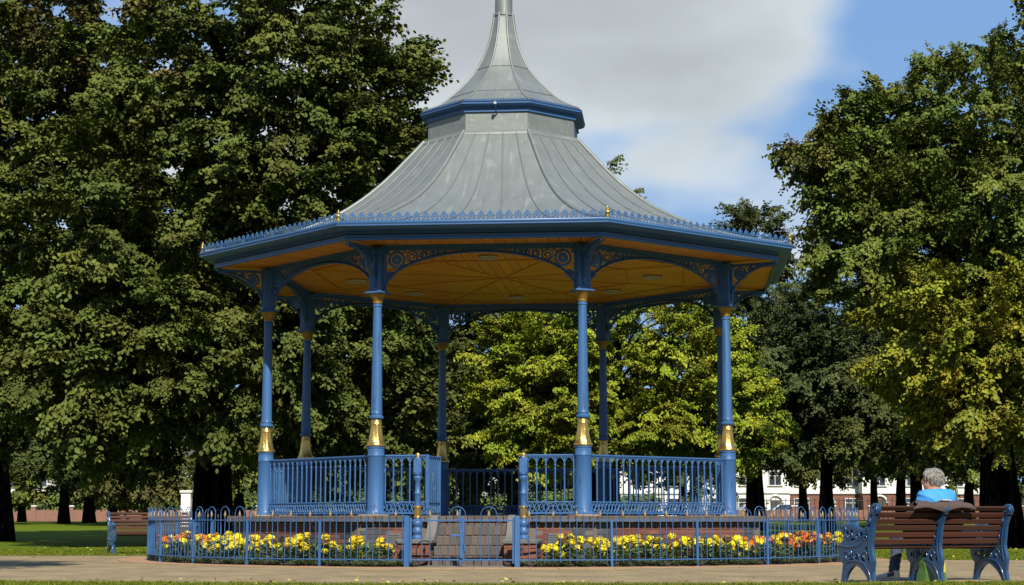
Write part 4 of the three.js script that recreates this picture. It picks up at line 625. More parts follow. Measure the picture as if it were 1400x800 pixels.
// a spray of leaves for the hedge and the fallen leaves
function spray(seed, n, len, wid, spread) {
  const r = rngOf(seed), pos = [], idx = []; let k = 0;
  for (let i = 0; i < n; i++) {
    const a = i * 2.399 + r() * 0.7, rad = spread * Math.sqrt((i + 0.3) / n), yaw = a + (r() - 0.5) * 1.3, droop = -0.15 - 0.75 * r();
    const o = V(rad * 0.75 * Math.sin(a), 0.10 * spread * (r() - 0.5) * 2 - rad * 0.18, rad * 0.75 * Math.cos(a)), d = V(Math.sin(yaw) * Math.cos(droop), Math.sin(droop), Math.cos(yaw) * Math.cos(droop));
    k = leafAt(pos, idx, k, o, d, len * (0.7 + 0.55 * r()), wid * (0.75 + 0.5 * r()), (r() - 0.5) * 1.2);
  }
  const g = new THREE.BufferGeometry(); g.setAttribute('position', new THREE.Float32BufferAttribute(pos, 3)); g.setIndex(idx); g.computeVertexNormals(); return g;
}
function leafAt(pos, idx, k, o, d, L, w, roll) { // one folded blade of four triangles
  const s0 = V(d.z, 0, -d.x); if (s0.lengthSq() < 1e-4) s0.set(1, 0, 0); s0.normalize(); const up = s0.clone().cross(d).normalize(); if (up.y < 0) up.negate();
  const s = s0.multiplyScalar(Math.cos(roll)).addScaledVector(up, Math.sin(roll)).multiplyScalar(w);
  const p = (t, q, h) => pos.push(o.x + d.x * L * t + s.x * q + up.x * h * L, o.y + d.y * L * t + s.y * q + up.y * h * L, o.z + d.z * L * t + s.z * q + up.z * h * L);
  p(0, 0, 0); p(0.35, -0.85, 0.05); p(0.72, -0.75, 0.02); p(1, 0, -0.12); p(0.72, 0.75, 0.02); p(0.35, 0.85, 0.05);
  idx.push(k, k + 2, k + 1, k, k + 3, k + 2, k, k + 4, k + 3, k, k + 5, k + 4); return k + 6;
}
// a leafy bough about a metre long, pointing along +z from its base: twigs fan out and sag, leaves hang off both sides
function bough(seed, twigs, per, len, wid, sag, thick) {
  const r = rngOf(seed * 13 + 1), pos = [], idx = [], col = []; let k = 0;
  const tint = (n, c) => { for (let i = 0; i < n; i++) col.push(...c); };
  const wood = (a, b, w) => { const d = b.clone().sub(a).normalize(), s = V(d.z, 0.2, -d.x).normalize().multiplyScalar(w), u = d.clone().cross(s).normalize().multiplyScalar(w); const ring = p => [p.clone().add(s), p.clone().sub(s).add(u), p.clone().sub(s).sub(u)]; for (const q of [...ring(a), ...ring(b)]) pos.push(q.x, q.y, q.z); for (let i = 0; i < 3; i++) { const j = (i + 1) % 3; idx.push(k + i, k + j, k + 3 + i, k + j, k + 3 + j, k + 3 + i); } tint(6, [0.8, 0.55, 0.9]); k += 6; };
  const axis = t => V(0.08 * Math.sin(t * 4 + seed), 0.10 * t - sag * 0.6 * t * t, t * 0.75);
  for (let i = 0; i < 4; i++) wood(axis(i / 4), axis((i + 1) / 4), 0.016 - 0.003 * i);
  for (let i = 0; i < twigs; i++) {
    const s = Math.pow((i + r()) / twigs, 0.8), st = axis(s), side = i % 2 ? 1 : -1, yaw = side * (0.25 + 1.1 * r()) * (1.05 - 0.6 * s), L = (0.32 + 0.42 * r()) * (1.1 - 0.35 * s), pit = (r() - 0.42) * thick * 2;
    const d = V(Math.sin(yaw) * Math.cos(pit), Math.sin(pit), Math.cos(yaw) * Math.cos(pit)), at = t => st.clone().addScaledVector(d, L * t).add(V(0, -sag * t * t * (0.5 + 0.5 * L), 0));
    wood(st, at(0.55), 0.006);
    const tone = 0.88 + 0.24 * r();
    for (let j = 0; j < per; j++) {
      const t = 0.12 + 0.88 * (j + r() * 0.7) / per, o = at(t).add(V((r() - 0.5) * 0.08, (r() - 0.5) * 0.10, (r() - 0.5) * 0.08)), ly = yaw + (j % 2 ? 1 : -1) * (0.5 + 0.7 * r()) + (r() - 0.5) * 0.5, lp = -0.1 - 0.95 * r();
      const ld = V(Math.sin(ly) * Math.cos(lp), Math.sin(lp), Math.cos(ly) * Math.cos(lp));
      k = leafAt(pos, idx, k, o, ld, len * (0.65 + 0.6 * r()), wid * (0.7 + 0.5 * r()), (r() - 0.5) * 1.5);
      const v = tone * (0.82 + 0.36 * r()), h = (r() - 0.5) * 0.16; tint(6, [v * (1 + h), v, v * (1 - h)]);
    }
  }
  const g = new THREE.BufferGeometry(); g.setAttribute('position', new THREE.Float32BufferAttribute(pos, 3)); g.setAttribute('color', new THREE.Float32BufferAttribute(col, 3)); g.setIndex(idx); g.computeVertexNormals(); return g;
}
const leafMat = (vc) => phys(1, 1, 1, 0.75, { specularIntensity: 0.35, side: THREE.DoubleSide, vertexColors: vc });
const LEAF = leafMat(false), LEAFV = leafMat(true);
const SPRAYS = { far: [spray(7, 9, 0.26, 0.10, 0.42)] };
const BOUGHS = { broad: [1, 2, 3].map(i => bough(i, 21, 18, 0.105, 0.042, 0.30, 0.32)), small: [4, 5, 6].map(i => bough(i, 21, 19, 0.088, 0.036, 0.22, 0.45)), fine: [7, 8, 9].map(i => bough(i, 22, 20, 0.09, 0.028, 0.12, 0.22)), far: [10, 11].map(i => bough(i, 15, 11, 0.135, 0.055, 0.20, 0.4)) };
function tree(o) {
  const rnd = rngOf(o.seed), z = -o.d, y0 = gh(o.x, z), T = thing(o.name, o.label, 'tree', [o.x, y0 - 0.05, z], 0, o.group);
  const th = o.trunk.h, tr = o.trunk.r, lean = o.trunk.lean ?? 0, bark = BARK[o.bark ?? 0];
  // trunk with a root flare
  mesh('trunk', taperTube([V(0, -0.1, 0), V(0, 0.25, 0), V(lean * 0.2, th * 0.35, 0), V(lean * 0.7, th * 0.7, 0.1), V(lean, th, 0)], [tr * 1.7, tr * 1.1, tr * 0.92, tr * 0.66, tr * 0.3], 14, 22, 0.07), bark, T);
  const sets = BOUGHS[o.spray ?? 'broad'], lists = sets.map(() => []), ends = [], m4 = new THREE.Matrix4(), col = new THREE.Color(), X = V(0, 0, 0), Y = V(0, 0, 0), Z = V(0, 0, 0);
  for (const L of o.lobes) {
    const n = Math.round(L.n * (o.dense ?? 2.3)), cc = L.col ?? o.col;
    for (let b = 0; b < n; b++) {
      const u = rnd() * 2 - 1, a = rnd() * 6.2832, s = Math.sqrt(1 - u * u), dir = V(s * Math.cos(a), u, s * Math.sin(a)), t = rnd() < 0.2 ? 0.2 + 0.4 * rnd() : 0.60 + 0.36 * Math.sqrt(rnd());
      const lump = 1 + 0.42 * (fbm3(dir.x * 2.6 + o.seed, dir.y * 2.6, dir.z * 2.6 + L.c[0], 3) - 0.5) * 2;
      const c = V(L.c[0] + dir.x * L.r[0] * t * lump, L.c[1] + dir.y * L.r[1] * t * lump, L.c[2] + dir.z * L.r[2] * t * lump), floor = o.floor ?? 2;
      if (c.y < floor) c.y = floor + rnd() * 1.3;
      const size = (o.bough ?? 1.2) * (0.6 + 0.75 * rnd());
      Z.set(dir.x + (rnd() - 0.5) * 0.7, (o.lift ?? 0.1) + dir.y * 0.55 + (rnd() - 0.5) * (0.8 + (o.chaos ?? 0.3)), dir.z + (rnd() - 0.5) * 0.7).normalize();
      X.set(Z.z, 0, -Z.x).normalize(); X.y += (rnd() - 0.5) * (0.9 + (o.chaos ?? 0.3)); X.addScaledVector(Z, -X.dot(Z)).normalize(); Y.crossVectors(Z, X);
      const base = c.clone().addScaledVector(Z, -0.45 * size), sx = size * (0.85 + 0.3 * rnd());
      m4.makeBasis(X.clone().multiplyScalar(sx), Y.clone().multiplyScalar(size), Z.clone().multiplyScalar(size)).setPosition(base);
      const k = ALB * (0.75 + 0.5 * rnd()), w = rnd() < (o.autumn ?? 0.0) ? 1.45 : 1 + 0.25 * (rnd() - 0.5);
      lists[Math.floor(rnd() * sets.length)].push([m4.clone(), cc[0] * k * w, cc[1] * k, cc[2] * k]);
      ends.push(base);
    }
  }
  lists.forEach((part, h) => { const im = new THREE.InstancedMesh(sets[h], LEAFV, part.length); im.name = 'crown'; im.userData = { kind: 'stuff' }; im.castShadow = im.receiveShadow = true; part.forEach(([m, r, g, b], i) => { im.setMatrixAt(i, m); im.setColorAt(i, col.setRGB(r, g, b)); }); T.add(im); });
  // limbs out to the boughs
  const limbs = o.limbs ?? 14, step = Math.max(1, Math.floor(ends.length / limbs));
  for (let i = 0; i < ends.length && i / step < limbs; i += step) {
    const e = ends[i], hy = clamp(e.y - 0.45 * Math.hypot(e.x, e.z) - 0.5, th * 0.30, th * 0.97), f = hy / th, s = V(lean * f, hy, 0), mid = s.clone().lerp(e, 0.5).add(V((rnd() - 0.5) * 0.9, 0.5 + rnd() * 0.5, (rnd() - 0.5) * 0.9));
    const r0 = tr * (0.20 + 0.22 * rnd()); mesh('limb', taperTube([s, s.clone().lerp(mid, 0.5).add(V(0, 0.2, 0)), mid, e], [r0, r0 * 0.7, r0 * 0.42, r0 * 0.12], 7, 12, 0.04), bark, T);
  }
  return T;
}
const OLIVE = [0.118, 0.148, 0.024], MID = [0.125, 0.165, 0.032], DARK = [0.075, 0.105, 0.03], LIME = [0.30, 0.37, 0.024], WARM = [0.20, 0.20, 0.025];
// big trees left of the bandstand
tree({ name: 'chestnut_tree', label: 'huge broad-leaved tree whose thick trunk stands alone at the lawn beside the path shadow', seed: 101, dense: 2.6, x: atPx(-8, 57), d: 57, trunk: { r: 0.46, h: 13, lean: -0.4 }, bark: 1, col: OLIVE, spray: 'broad', bough: 1.35, floor: 2.6, limbs: 18,
  lobes: [{ c: [0.5, 11, 0.5], r: [5.6, 6.6, 5.5], n: 150 }, { c: [3.0, 15.5, -0.5], r: [3.4, 4, 3.6], n: 60, col: [0.135, 0.125, 0.03] }, { c: [-3, 8, 2], r: [4, 4, 4], n: 45 }, { c: [2.8, 6.8, 2.2], r: [3.0, 2.6, 3.0], n: 36 }, { c: [0.9, 5.0, 3.2], r: [1.7, 1.5, 1.5], n: 16 }, { c: [4.6, 4.8, 2.0], r: [2.4, 2.2, 2.0], n: 34 }] });
tree({ name: 'chestnut_tree', label: 'tall dense broad-leaved tree beside the bandstand, drooping sprays brushing its left columns', seed: 102, dense: 2.6, x: atPx(292, 49), d: 49, trunk: { r: 0.38, h: 13.5, lean: 0.5 }, bark: 1, col: OLIVE, spray: 'broad', bough: 1.2, floor: 2.1, limbs: 20,
  lobes: [{ c: [1.3, 12.6, 0], r: [4.5, 5.6, 4.6], n: 150 }, { c: [3.0, 8.5, 1.0], r: [3.2, 4.2, 3.4], n: 84 }, { c: [-1.8, 8.2, 1.2], r: [3.5, 4.6, 3.6], n: 92 }, { c: [0.6, 5.3, 2.6], r: [4.8, 2.3, 2.4], n: 80 }, { c: [4.0, 4.0, 0.6], r: [2.6, 2.2, 2.2], n: 48 }, { c: [-2.6, 4.4, 2.2], r: [2.4, 2.0, 2.0], n: 40 }, { c: [3.9, 13.0, 0.5], r: [1.7, 2.2, 2.0], n: 26 }] });
// the big tree at the right, over the bench
tree({ name: 'lime_tree', label: 'large spreading tree with dark trunk behind the occupied bench, yellowing on its lower boughs', seed: 103, dense: 2.9, x: atPx(1363, 46), d: 46, trunk: { r: 0.38, h: 10.5, lean: -0.2 }, bark: 1, col: [0.145, 0.19, 0.027], spray: 'small', bough: 1.05, floor: 2.2, limbs: 22, chaos: 1, autumn: 0.02,
  lobes: [{ c: [0.4, 9.4, 0], r: [4.0, 4.5, 3.9], n: 150 }, { c: [-2.9, 8.6, 0.4], r: [2.3, 2.5, 2.4], n: 60 }, { c: [-2.5, 10.7, 0.2], r: [1.8, 1.7, 1.8], n: 34 }, { c: [2.6, 7.6, 0.5], r: [3.4, 4.4, 3.6], n: 70 }, { c: [-1.2, 5.4, 2.0], r: [2.7, 2.0, 2.4], n: 62, col: [0.29, 0.31, 0.026] }, { c: [1.4, 4.6, 2.3], r: [2.8, 1.9, 2.0], n: 56, col: [0.27, 0.285, 0.026] }, { c: [-0.6, 3.3, 2.2], r: [2.2, 0.9, 1.8], n: 22, col: [0.24, 0.25, 0.026] }, { c: [-4.1, 10.2, 0.2], r: [1.2, 1.1, 1.2], n: 14, col: [0.15, 0.165, 0.03] }] });
// the golden-green tree seen through the bandstand
tree({ name: 'acacia_tree', label: 'golden-green feathery tree seen between the bandstand columns', seed: 104, x: atPx(835, 60), d: 60, trunk: { r: 0.24, h: 7.5, lean: 0.3 }, bark: 0, col: LIME, spray: 'fine', bough: 1.1, floor: 1.9, limbs: 22,
  lobes: [{ c: [0.4, 6.4, 0], r: [4.2, 3.6, 3.4], n: 150 }, { c: [2.8, 4.6, 1.2], r: [2.8, 2.4, 2.2], n: 70 }, { c: [-2.6, 5.0, 0.6], r: [2.2, 2.8, 2.2], n: 60 }, { c: [0, 3.6, 1.4], r: [3.4, 1.4, 2.0], n: 50, col: [0.27, 0.31, 0.024] }] });
tree({ name: 'maple_tree', label: 'mid-green tree standing behind the bandstand steps, left of the golden tree', seed: 105, x: atPx(640, 66), d: 66, trunk: { r: 0.26, h: 9, lean: 0 }, bark: 0, col: [0.12, 0.15, 0.03], spray: 'small', bough: 1.2, floor: 1.2, limbs: 12,
  lobes: [{ c: [0, 7.2, 0], r: [3.4, 5.0, 3.2], n: 120 }, { c: [0.6, 3.4, 1.5], r: [2.6, 2.2, 2.0], n: 50, col: [0.13, 0.14, 0.03] }] });
tree({ name: 'poplar_tree', label: 'slim dark tree whose top peeps past the right slope of the roof', seed: 106, x: atPx(816, 82), d: 82, trunk: { r: 0.25, h: 14 }, bark: 0, col: MID, spray: 'far', bough: 1.0, floor: 3, limbs: 8,
  lobes: [{ c: [0, 12.2, 0], r: [1.9, 6.2, 2.0], n: 60 }] });
tree({ name: 'maple_tree', label: 'dark green tree rising beside the right corner of the eaves', seed: 107, x: atPx(1030, 80), d: 80, trunk: { r: 0.30, h: 13 }, bark: 1, col: [0.075, 0.10, 0.026], spray: 'small', bough: 1.2, floor: 3.0, limbs: 12,
  lobes: [{ c: [0, 12.2, 0], r: [1.9, 3.0, 2.0], n: 44 }, { c: [0.8, 8.0, 0], r: [3.6, 3.6, 3.4], n: 90 }, { c: [3.4, 6.4, 0.8], r: [2.8, 3.2, 2.8], n: 60 }] });
tree({ name: 'yew_tree', label: 'dusky dark tree between the bandstand and the big right-hand tree', seed: 108, x: atPx(1126, 67), d: 67, trunk: { r: 0.22, h: 7.5, lean: 0.4 }, bark: 2, col: DARK, spray: 'small', bough: 1.15, floor: 2.6, limbs: 12,
  lobes: [{ c: [0, 6.6, 0], r: [3.3, 3.4, 3.2], n: 110 }, { c: [2.2, 5.0, 1], r: [2.4, 2.2, 2.2], n: 46, col: [0.095, 0.115, 0.026] }, { c: [-1.6, 4.6, 0.6], r: [1.8, 1.8, 1.8], n: 30 }] });
tree({ name: 'maple_tree', label: 'green tree filling the gap behind the big right-hand tree, above the houses', seed: 109, x: atPx(1250, 84), d: 84, trunk: { r: 0.26, h: 8 }, bark: 1, col: MID, spray: 'far', bough: 1.3, floor: 3.0, limbs: 8,
  lobes: [{ c: [0, 7.6, 0], r: [4.6, 5.0, 4], n: 110 }, { c: [0, 4.2, 2], r: [3.4, 1.4, 2], n: 26, col: [0.16, 0.175, 0.03] }] });
tree({ name: 'maple_tree', label: 'round green tree right of the big right-hand tree trunk', seed: 110, x: atPx(1425, 75), d: 75, trunk: { r: 0.25, h: 8 }, bark: 1, col: MID, spray: 'far', bough: 1.3, floor: 2.6, limbs: 8, lobes: [{ c: [0, 7.4, 0], r: [4.2, 5.2, 4], n: 90 }] });
tree({ name: 'maple_tree', label: 'dark tree behind the rear bandstand columns, right of the drooping tree', seed: 111, x: atPx(520, 74), d: 74, trunk: { r: 0.28, h: 9 }, bark: 1, col: [0.085, 0.11, 0.028], spray: 'far', bough: 1.3, floor: 1.4, limbs: 8, lobes: [{ c: [0, 6.5, 0], r: [4.2, 5.5, 3.6], n: 120 }] });
// smaller trees along the far side of the park
const farTrees = [[35, 118, 3.0, 5.4, 0], [92, 104, 3.2, 5.8, 1], [126, 112, 2.6, 5.2, 0], [158, 96, 2.8, 5.0, 2], [205, 124, 3.0, 5.0, 1], [330, 110, 3.4, 6.0, 0], [430, 100, 3.2, 5.6, 1], [565, 108, 3.4, 6, 0], [700, 100, 3.2, 5.6, 1], [930, 112, 3.0, 5.6, 0], [1035, 98, 2.8, 6.6, 1], [1096, 122, 2.4, 5.0, 2], [1192, 104, 2.6, 5.8, 0], [1228, 92, 2.4, 5.2, 1], [1320, 110, 3.0, 5.4, 0], [-60, 100, 3.4, 6.0, 1], [1480, 105, 3.4, 6.0, 0]];
const farLabel = ['small light green tree beyond the lone thick trunk, before the far white house', 'small dark tree with short trunk on the lawn left of the empty bench', 'small light tree with thin dark trunk just left of the empty bench', 'dull olive tree rising right behind the empty bench', 'small dark tree before the brown-roofed white house', 'light green tree behind the drooping tree trunk', 'dark small tree behind the left bandstand railing', 'light green tree low behind the front left column', 'dark small tree behind the bandstand steps', 'light green tree behind the right bandstand railing', 'dark tree with straight black trunk just right of the bandstand', 'dull olive tree in front of the gabled house', 'light green tree between the gabled house and the bench end', 'dark small tree just left of the seated person', 'light green tree behind the seated person', 'dark tree behind the lone thick trunk on the lawn', 'light green tree past the big right-hand trunk'];
farTrees.forEach(([px, d, r, cy, kind], i) => tree({ name: 'park_tree', label: farLabel[i], group: 'small trees along the far side of the park', seed: 200 + i, x: atPx(px, d), d, trunk: { r: 0.20 + 0.04 * (i % 3), h: cy + 0.5, lean: (i % 5 - 2) * 0.15 }, bark: i % 3 === 1 ? 1 : 0, col: [[0.17, 0.20, 0.035], [0.085, 0.11, 0.025], [0.14, 0.14, 0.035]][kind], spray: 'far', bough: 1.3, floor: px > 1000 ? 1.9 : 1.5, limbs: 5, lobes: [{ c: [0, cy + 0.6, 0], r: [r * 1.15, r * 1.1, r], n: 60 }, { c: [r * 0.4, cy - (px > 1000 ? 1.0 : 2.2), 0.6], r: [r * 1.0, r * 0.6, r * 0.7], n: px > 1000 ? 34 : 30 }] }));
// a tree beside the camera, out of frame to its left: its crown throws the shade on the path's left edge
tree({ name: 'park_tree', label: 'broad tree left of the path whose shade falls across the gravel', group: undefined, seed: 240, x: -6.3, d: 13.5, trunk: { r: 0.3, h: 12 }, bark: 1, col: OLIVE, spray: 'broad', bough: 1.3, floor: 9, limbs: 8, lobes: [{ c: [-1.5, 14.0, 0], r: [3.0, 2.0, 1.7], n: 50 }] });

{ // the wood far beyond the street closes the horizon
  const t = new THREE.Group(); t.name = 'distant_wood'; t.userData = { kind: 'stuff', label: 'distant wood closing the horizon beyond the houses' }; scene.add(t);
  const rnd = rngOf(400), lists = [[], []], m4 = new THREE.Matrix4(), q = new THREE.Quaternion(), e = new THREE.Euler(), c = new THREE.Color();
  for (let i = 0; i < 2600; i++) { const x = (rnd() - 0.5) * 210, h = 8 + 7 * fbm3(x * 0.06 + 9, 1, 4, 3), y = 0.8 + h * Math.pow(rnd(), 0.8), z = -222 - 8 * rnd(), s = 2.6 + 1.8 * rnd(), k = ALB * (0.7 + 0.6 * rnd()); m4.compose(V(x, y, z), q.setFromEuler(e.set((rnd() - 0.5) * 0.7, (rnd() - 0.5) * 3, (rnd() - 0.5) * 0.6)), V(s, s, s)); lists[i % 2].push([m4.clone(), 0.11 * k, 0.135 * k, 0.035 * k]); }
  lists.forEach((l, h) => { const im = new THREE.InstancedMesh(BOUGHS.far[h], LEAFV, l.length); im.name = 'wood_foliage'; im.userData = { kind: 'stuff' }; l.forEach(([m, r, g, b], i) => { im.setMatrixAt(i, m); im.setColorAt(i, c.setRGB(r, g, b)); }); t.add(im); });
}
// ---------------------------------------------------------------- far edge of the park: boundary wall, hedge, houses
M.render_ = std(1, 1, 1, 0.85, { map: tex(128, (u, v) => { const n = 0.9 + 0.2 * tfbm(u, v, 6, 4, 120); return lin(1.05 * n, 1.02 * n, 0.95 * n); }) });
M.farBrick = std(1, 1, 1, 0.9, { map: tex(128, (u, v) => { const n = 0.7 + 0.6 * tfbm(u, v, 20, 3, 121); return lin(0.24 * n, 0.10 * n, 0.065 * n); }) });
M.wallBrick = std(1, 1, 1, 0.9, { map: tex(128, (u, v) => { const n = 0.75 + 0.5 * tfbm(u, v, 20, 3, 122); return lin(0.30 * n, 0.155 * n, 0.11 * n); }) });
M.slate = std(1, 1, 1, 0.8, { map: tex(128, (u, v) => { const n = 0.7 + 0.6 * tfbm(u, v, 12, 3, 123); return lin(0.10 * n, 0.075 * n, 0.062 * n); }) });
M.pane = phys(0.05, 0.06, 0.07, 0.08, { metalness: 0.0, clearcoat: 1 }); M.frameW = std(0.78, 0.78, 0.75, 0.5);
{
  const wd = 148, wall = (x0, x1, label) => {
    const w = thing('boundary_wall', label, 'wall', [(x0 + x1) / 2, gh(x0, -wd), -wd]), L = x1 - x0, n = Math.round(L / 3.2);
    for (let i = 0; i < n; i++) mesh('wall_panel', box(L / n - 0.40, 0.95, 0.23, -L / 2 + (i + 0.5) * L / n, 0.45, 0), M.wallBrick, w);
    for (let i = 0; i <= n; i++) { const p = group('pier', w); p.position.x = -L / 2 + i * L / n; mesh('pier_shaft', box(0.42, 1.2, 0.36, 0, 0.6, 0), M.wallBrick, p); mesh('pier_cap', rbox(0.56, 0.13, 0.5, 0.03, 0, 1.26, 0), M.frameW, p); }
  };
  wall(-62, -18, 'low pinkish brick boundary wall with pale pier caps, left of the bandstand'); wall(14, 62, 'low pinkish brick boundary wall with pale pier caps, behind the occupied bench');
  // clipped hedge behind the wall
  for (const [x0, x1, lab] of [[-66, -16, 'tall clipped green hedge behind the boundary wall left of the bandstand'], [-16, 13, 'long green hedge closing the view behind the bandstand steps']]) {
    const t = thing('hedge', lab, 'hedge', [(x0 + x1) / 2, gh(0, -158), -158]), rnd = rngOf(Math.round(300 + x0)), n = Math.round((x1 - x0) * 55), im = new THREE.InstancedMesh(SPRAYS.far[0], LEAF, n), m4 = new THREE.Matrix4(), c = new THREE.Color(), e = new THREE.Euler(), q = new THREE.Quaternion();
    for (let i = 0; i < n; i++) { const x = (rnd() - 0.5) * (x1 - x0), h = 1.9 + 1.1 * fbm3(x * 0.25 + 50, 1, x0, 3); m4.compose(V(x, h * Math.pow(rnd(), 0.7), (rnd() - 0.5) * 1.6), q.setFromEuler(e.set(rnd() * 0.9, rnd() * 6.28, (rnd() - 0.5))), V(1.1, 1.1, 1.1)); im.setMatrixAt(i, m4); const k = 0.6 + 0.8 * rnd(); im.setColorAt(i, c.setRGB(0.062 * k, 0.088 * k, 0.017 * k)); }
    im.name = 'foliage'; im.userData = { kind: 'stuff' }; t.add(im);
    mesh('hedge_core', box(x1 - x0, 1.9, 0.9, 0, 0.95, 0), std(0.02, 0.025, 0.01, 1), t);
  }
}
function house(o) {
  const h = thing('house', o.label, 'house', [o.x, gh(o.x, -o.d), -o.d], o.turn ?? 0), W = o.w, lower = o.lower ?? M.farBrick, upper = o.upper ?? M.render_, s1 = 2.75, s2 = 5.4, dp = 8;
  mesh('ground_floor', box(W, s1, dp, 0, s1 / 2, -dp / 2), lower, h); mesh('upper_floor', box(W + 0.06, s2 - s1, dp, 0, (s1 + s2) / 2, -dp / 2 + 0.03), upper, h);
  mesh('string_course', box(W + 0.14, 0.16, 0.2, 0, s1, 0.06), M.frameW, h);
  const roofG = (() => { const s = new THREE.Shape(); s.moveTo(-0.6, 0); s.lineTo(dp / 2, 2.9); s.lineTo(dp + 0.6, 0); s.closePath(); return new THREE.ExtrudeGeometry(s, { depth: W + 0.5, bevelEnabled: false }).rotateY(Math.PI / 2).translate(-W / 2 - 0.25, s2, 0); })();
  const rf = mesh('roof', roofG, M.slate, h); mesh('chimney', box(0.7, 1.6, 0.6, W * 0.32, s2 + 3.1, -dp / 2), M.farBrick, rf);
  const win = (x, y, w, hh) => { const f = mesh('window', merge([box(w + 0.14, 0.09, 0.09, x, y + hh / 2, 0.1), box(w + 0.3, 0.10, 0.16, x, y - hh / 2, 0.12), box(0.08, hh, 0.09, x - w / 2, y, 0.1), box(0.08, hh, 0.09, x + w / 2, y, 0.1), box(0.06, hh, 0.08, x, y, 0.1), box(w, 0.06, 0.08, x, y + hh * 0.2, 0.1)]), M.frameW, h); mesh('pane', box(w, hh, 0.03, x, y, 0.075), M.pane, f); };
  const n = Math.max(2, Math.round(W / 3)); for (let i = 0; i < n; i++) { const x = (i + 0.5) / n * W - W / 2; win(x, s1 + 1.35, 1.2, 1.35); if (i !== o.door) win(x, 1.5, 1.5, 1.45); }
  const dx = ((o.door ?? 0) + 0.5) / n * W - W / 2, dr = mesh('door', box(0.95, 2.0, 0.06, dx, 1.0, 0.04), std(0.05, 0.06, 0.05, 0.5), h);
  mesh('door_arch', new THREE.TorusGeometry(0.72, 0.13, 6, 16, Math.PI).translate(dx, 1.75, 0.08), M.frameW, h); mesh('handle', box(0.05, 0.14, 0.05, dx + 0.32, 1.0, 0.09), M.gold, dr);
  if (o.gable) { const s = new THREE.Shape(); s.moveTo(-2, 0); s.lineTo(2, 0); s.lineTo(0, 2.3); s.closePath(); const gx = o.gable; mesh('gable', new THREE.ExtrudeGeometry(s, { depth: 2.0, bevelEnabled: false }).translate(gx, s2 - 0.05, -1.85), upper, h); for (const sd of [-1, 1]) mesh('barge_board', box(3.15, 0.2, 0.22, 0, 0, 0).rotateZ(sd * -0.855).translate(gx + sd * 1.02, s2 + 1.2, 0.2), std(0.06, 0.045, 0.035, 0.7), h); }
}
house({ x: atPx(1018, 172), d: 172, w: 8.5, door: 2, lower: M.render_, label: 'white-rendered house seen right of the bandstand, behind the dark tree trunk' });
house({ x: atPx(1128, 176), d: 176, w: 7.6, door: 1, gable: -1.6, label: 'gabled white and red-brick house with arched doorway behind the hoop fence' });
house({ x: atPx(1222, 174), d: 174, w: 6.6, door: 0, label: 'white and brick house seen between the bench end and the seated person' });
house({ x: atPx(1330, 178), d: 178, w: 7.4, door: 1, label: 'white and brick house half hidden behind the big right-hand trunk' });
house({ x: atPx(215, 176), d: 176, w: 9, door: 1, lower: M.render_, label: 'white house with brown roof left of the bandstand, beyond the empty bench' });
house({ x: atPx(60, 180), d: 180, w: 8, door: 0, lower: M.render_, label: 'white house far behind the lone thick trunk on the lawn' });
house({ x: atPx(660, 178), d: 178, w: 8, door: 1, lower: M.render_, label: 'white house glimpsed through the bandstand above its steps' });
house({ x: atPx(880, 176), d: 176, w: 9, door: 1, lower: M.render_, label: 'white house glimpsed through the right bandstand railing' });
// a white gate pillar beside the big left trunk
{ const p = thing('gate_pillar', 'white square gate pillar beyond the fence, beside the drooping tree trunk', 'pillar', [atPx(258, 92), gh(-17, -92), -92]); mesh('pillar_shaft', rbox(0.5, 1.75, 0.5, 0.02, 0, 0.875, 0), M.render_, p); mesh('pillar_cap', rbox(0.64, 0.14, 0.64, 0.03, 0, 1.82, 0), M.frameW, p); }
// parked cars on the street behind the right wall
function car(x, d, col, label) {
  const c = thing('parked_car', label, 'car', [x, gh(x, -d), -d]), s = new THREE.Shape(), paint = phys(...col, 0.3, { clearcoat: 1, clearcoatRoughness: 0.08 });
  s.moveTo(-2.05, 0.28); s.lineTo(-2.08, 0.72); s.quadraticCurveTo(-1.9, 0.86, -1.1, 0.92); s.lineTo(1.75, 0.95); s.quadraticCurveTo(2.05, 0.9, 2.08, 0.62); s.lineTo(2.02, 0.28); s.closePath();
  mesh('body', new THREE.ExtrudeGeometry(s, { depth: 1.6, bevelEnabled: true, bevelSize: 0.05, bevelThickness: 0.06, bevelSegments: 2 }).translate(0, 0, -0.8), paint, c);
  const r = new THREE.Shape(); r.moveTo(-1.1, 0.9); r.lineTo(-0.45, 1.40); r.lineTo(0.9, 1.42); r.lineTo(1.7, 0.93); r.closePath(); mesh('roof', new THREE.ExtrudeGeometry(r, { depth: 1.34, bevelEnabled: true, bevelSize: 0.03, bevelThickness: 0.04, bevelSegments: 1 }).translate(0, 0, -0.67), paint, c);
  for (const z of [-0.735, 0.735]) { const w = new THREE.Shape(); w.moveTo(-0.85, 0.97); w.lineTo(-0.38, 1.33); w.lineTo(0.82, 1.35); w.lineTo(1.4, 0.98); w.closePath(); mesh('side_window', new THREE.ExtrudeGeometry(w, { depth: 0.02, bevelEnabled: false }).translate(0, 0, z - 0.01), M.pane, c); }
  for (const x of [-1.3, 1.3]) for (const z of [-0.78, 0.78]) { const w = group('wheel', c); w.position.set(x, 0.31, z); mesh('tyre', new THREE.TorusGeometry(0.24, 0.085, 8, 18), std(0.02, 0.02, 0.02, 0.9), w); mesh('rim', new THREE.CylinderGeometry(0.19, 0.19, 0.1, 14).rotateX(Math.PI / 2), std(0.5, 0.5, 0.5, 0.3, { metalness: 0.8 }), w); }
  for (const z of [-0.6, 0.6]) mesh('headlight', rbox(0.08, 0.14, 0.3, 0.03, -2.06, 0.66, z), M.frameW, c);
}
